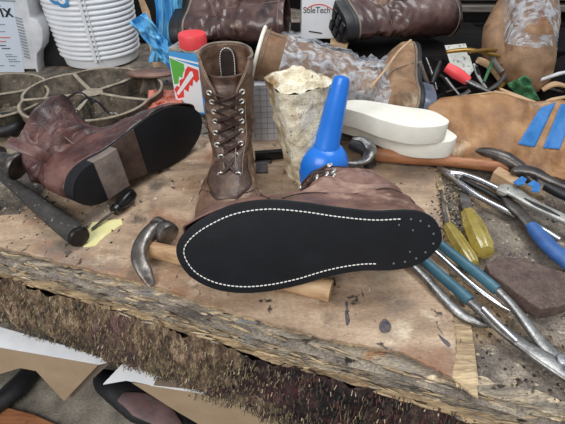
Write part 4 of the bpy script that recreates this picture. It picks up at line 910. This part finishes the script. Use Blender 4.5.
MB().add(*blob(arc([(122,396),(140,404),(160,414),(178,428)],-.288),[(.008,.003),(.020,.005),(.018,.005),(.012,.004)],.003,2)).build('worn_patch',M['pink'],t,angle=60,label='reddish worn patch')

tag(MB().add(*box((.80,1.17,.03),.55,.22,.072)).build('timber_ledge',M['dark'],smooth=False,bevel=.004),'dark timber ledge behind the toe-down wrapped boot','ledge')
tag(MB().add(*sweep(cr([P(452,157,.008),P(466,155,.012),P(478,151,.018),P(488,146,.026)],5),[(.003,.002),(.006,.0025),(.006,.0025),(.003,.002)],10)).build('curved_blade',M['dsteel']),'thin dark curved blade in front of the cardboard box','tool')

t_,a_,n_=SH['white topped card with notched brown flap hanging at the lower left']
MB().add(*prism([PP(x,y,a_-n_*.0125,n_) for x,y in ((98,364),(112,361),(72,398),(64,401))],-n_*.002)).build('card_edge',M['cardedge'],t_,smooth=False,label='darker thick edge')
tag(MB().add(*pxp([(-20,404),(10,408),(34,414),(56,424),(70,440),(-20,440)],-.325,.02)).build('wood_offcut',M['wood2'],smooth=False,bevel=.002),'reddish brown wood piece in the lower left corner','wood')
clut=[([(446,52),(470,50),(500,56)],.88,(.006,.004),'brass','brass_strip','curved dull brass strip behind the paper tag'),
([(462,98),(452,86),(446,78)],.83,(.006,.002),'whited','white_strip','white plastic strip under the red knife'),
([(470,90),(462,96),(448,99)],.80,(.008,.003),'steel','steel_plate','crumpled steel plate at the edge of the cardboard box'),
([(486,88),(478,76),(474,64)],.86,(.004,.003),'whited','white_strip','white strip upright beside the paper tag'),
([(506,74),(498,84),(488,90)],.83,(.007,.003),'steel','steel_plate','bright steel plate left of the green rag'),
([(430,88),(424,76),(420,62)],.85,(.007,.005),'board','wooden_stick','grey wooden stick against the tan boot heel'),
([(542,90),(556,84),(576,90)],.84,(.009,.004),'tanboard','wooden_stick','tan stick beside the green rag at the right'),
([(478,60),(490,66),(500,80)],.90,(.010,.008),'tanboard','leather_scrap','tan leather scrap behind the thin green handle')]
for pts,y,wh,m_,nm,lab in clut:
    tag(MB().add(*sweep(cr([PY(a,b,y) for a,b in pts],5),[(wh[0]*.7,wh[1]*.8),wh,(wh[0]*.6,wh[1]*.7)],10,sq=.7)).build(nm,M[m_]),lab,'scrap')

ring_=[bt.pt(2*PI*i/60,.318,1.02) for i in range(60)]
tb=next(o for o in C.objects if o.get('label','').startswith('tan nubuck boot lying'))
MB().add(*sweep(ring_,.0035,8,closed=True)).build('collar_binding',M['eva'],tb,M=MTT,label='cream collar edge')
# ---------------------------------------------------------------- light, camera
def area(name,loc,tgt,size,sy,pw,col=(1,1,1)):
    l=bpy.data.lights.new(name,'AREA'); l.shape='RECTANGLE'; l.size=size; l.size_y=sy; l.energy=pw; l.color=col
    o=bpy.data.objects.new(name,l); C.objects.link(o); o.location=loc; o.rotation_euler=(Vector(tgt)-Vector(loc)).to_track_quat('-Z','Y').to_euler(); return o
area('front_area_light',(-.8,-1.15,1.55),(0,.6,0),1.6,1.2,41,(1,.985,.96))  # unseen area light, added and aimed to brighten the front faces
area('ceiling_panel_light',(.6,1.0,2.1),(.1,.6,0),1.6,.9,32,(.95,.98,1))
w=bpy.data.worlds.new('World'); bpy.context.scene.world=w; w.use_nodes=True; bg=w.node_tree.nodes['Background']; bg.inputs[0].default_value=(.86,.92,1,1); bg.inputs[1].default_value=.48
cd=bpy.data.cameras.new('Camera'); cam=bpy.data.objects.new('Camera',cd); C.objects.link(cam); cam.location=CAM; cam.rotation_euler=(PI/2-PITCH,0,0)
cd.sensor_width=36; cd.lens=36*F/565; cd.clip_start=.01; cd.dof.use_dof=False
cd.shift_x=0; cd.shift_y=0
sc=bpy.context.scene; sc.camera=cam
sc.view_settings.view_transform='Standard'; sc.view_settings.look='None'; sc.view_settings.exposure=0; sc.view_settings.gamma=1; sc.view_settings.use_curve_mapping=False
sc.cycles.use_denoising=True
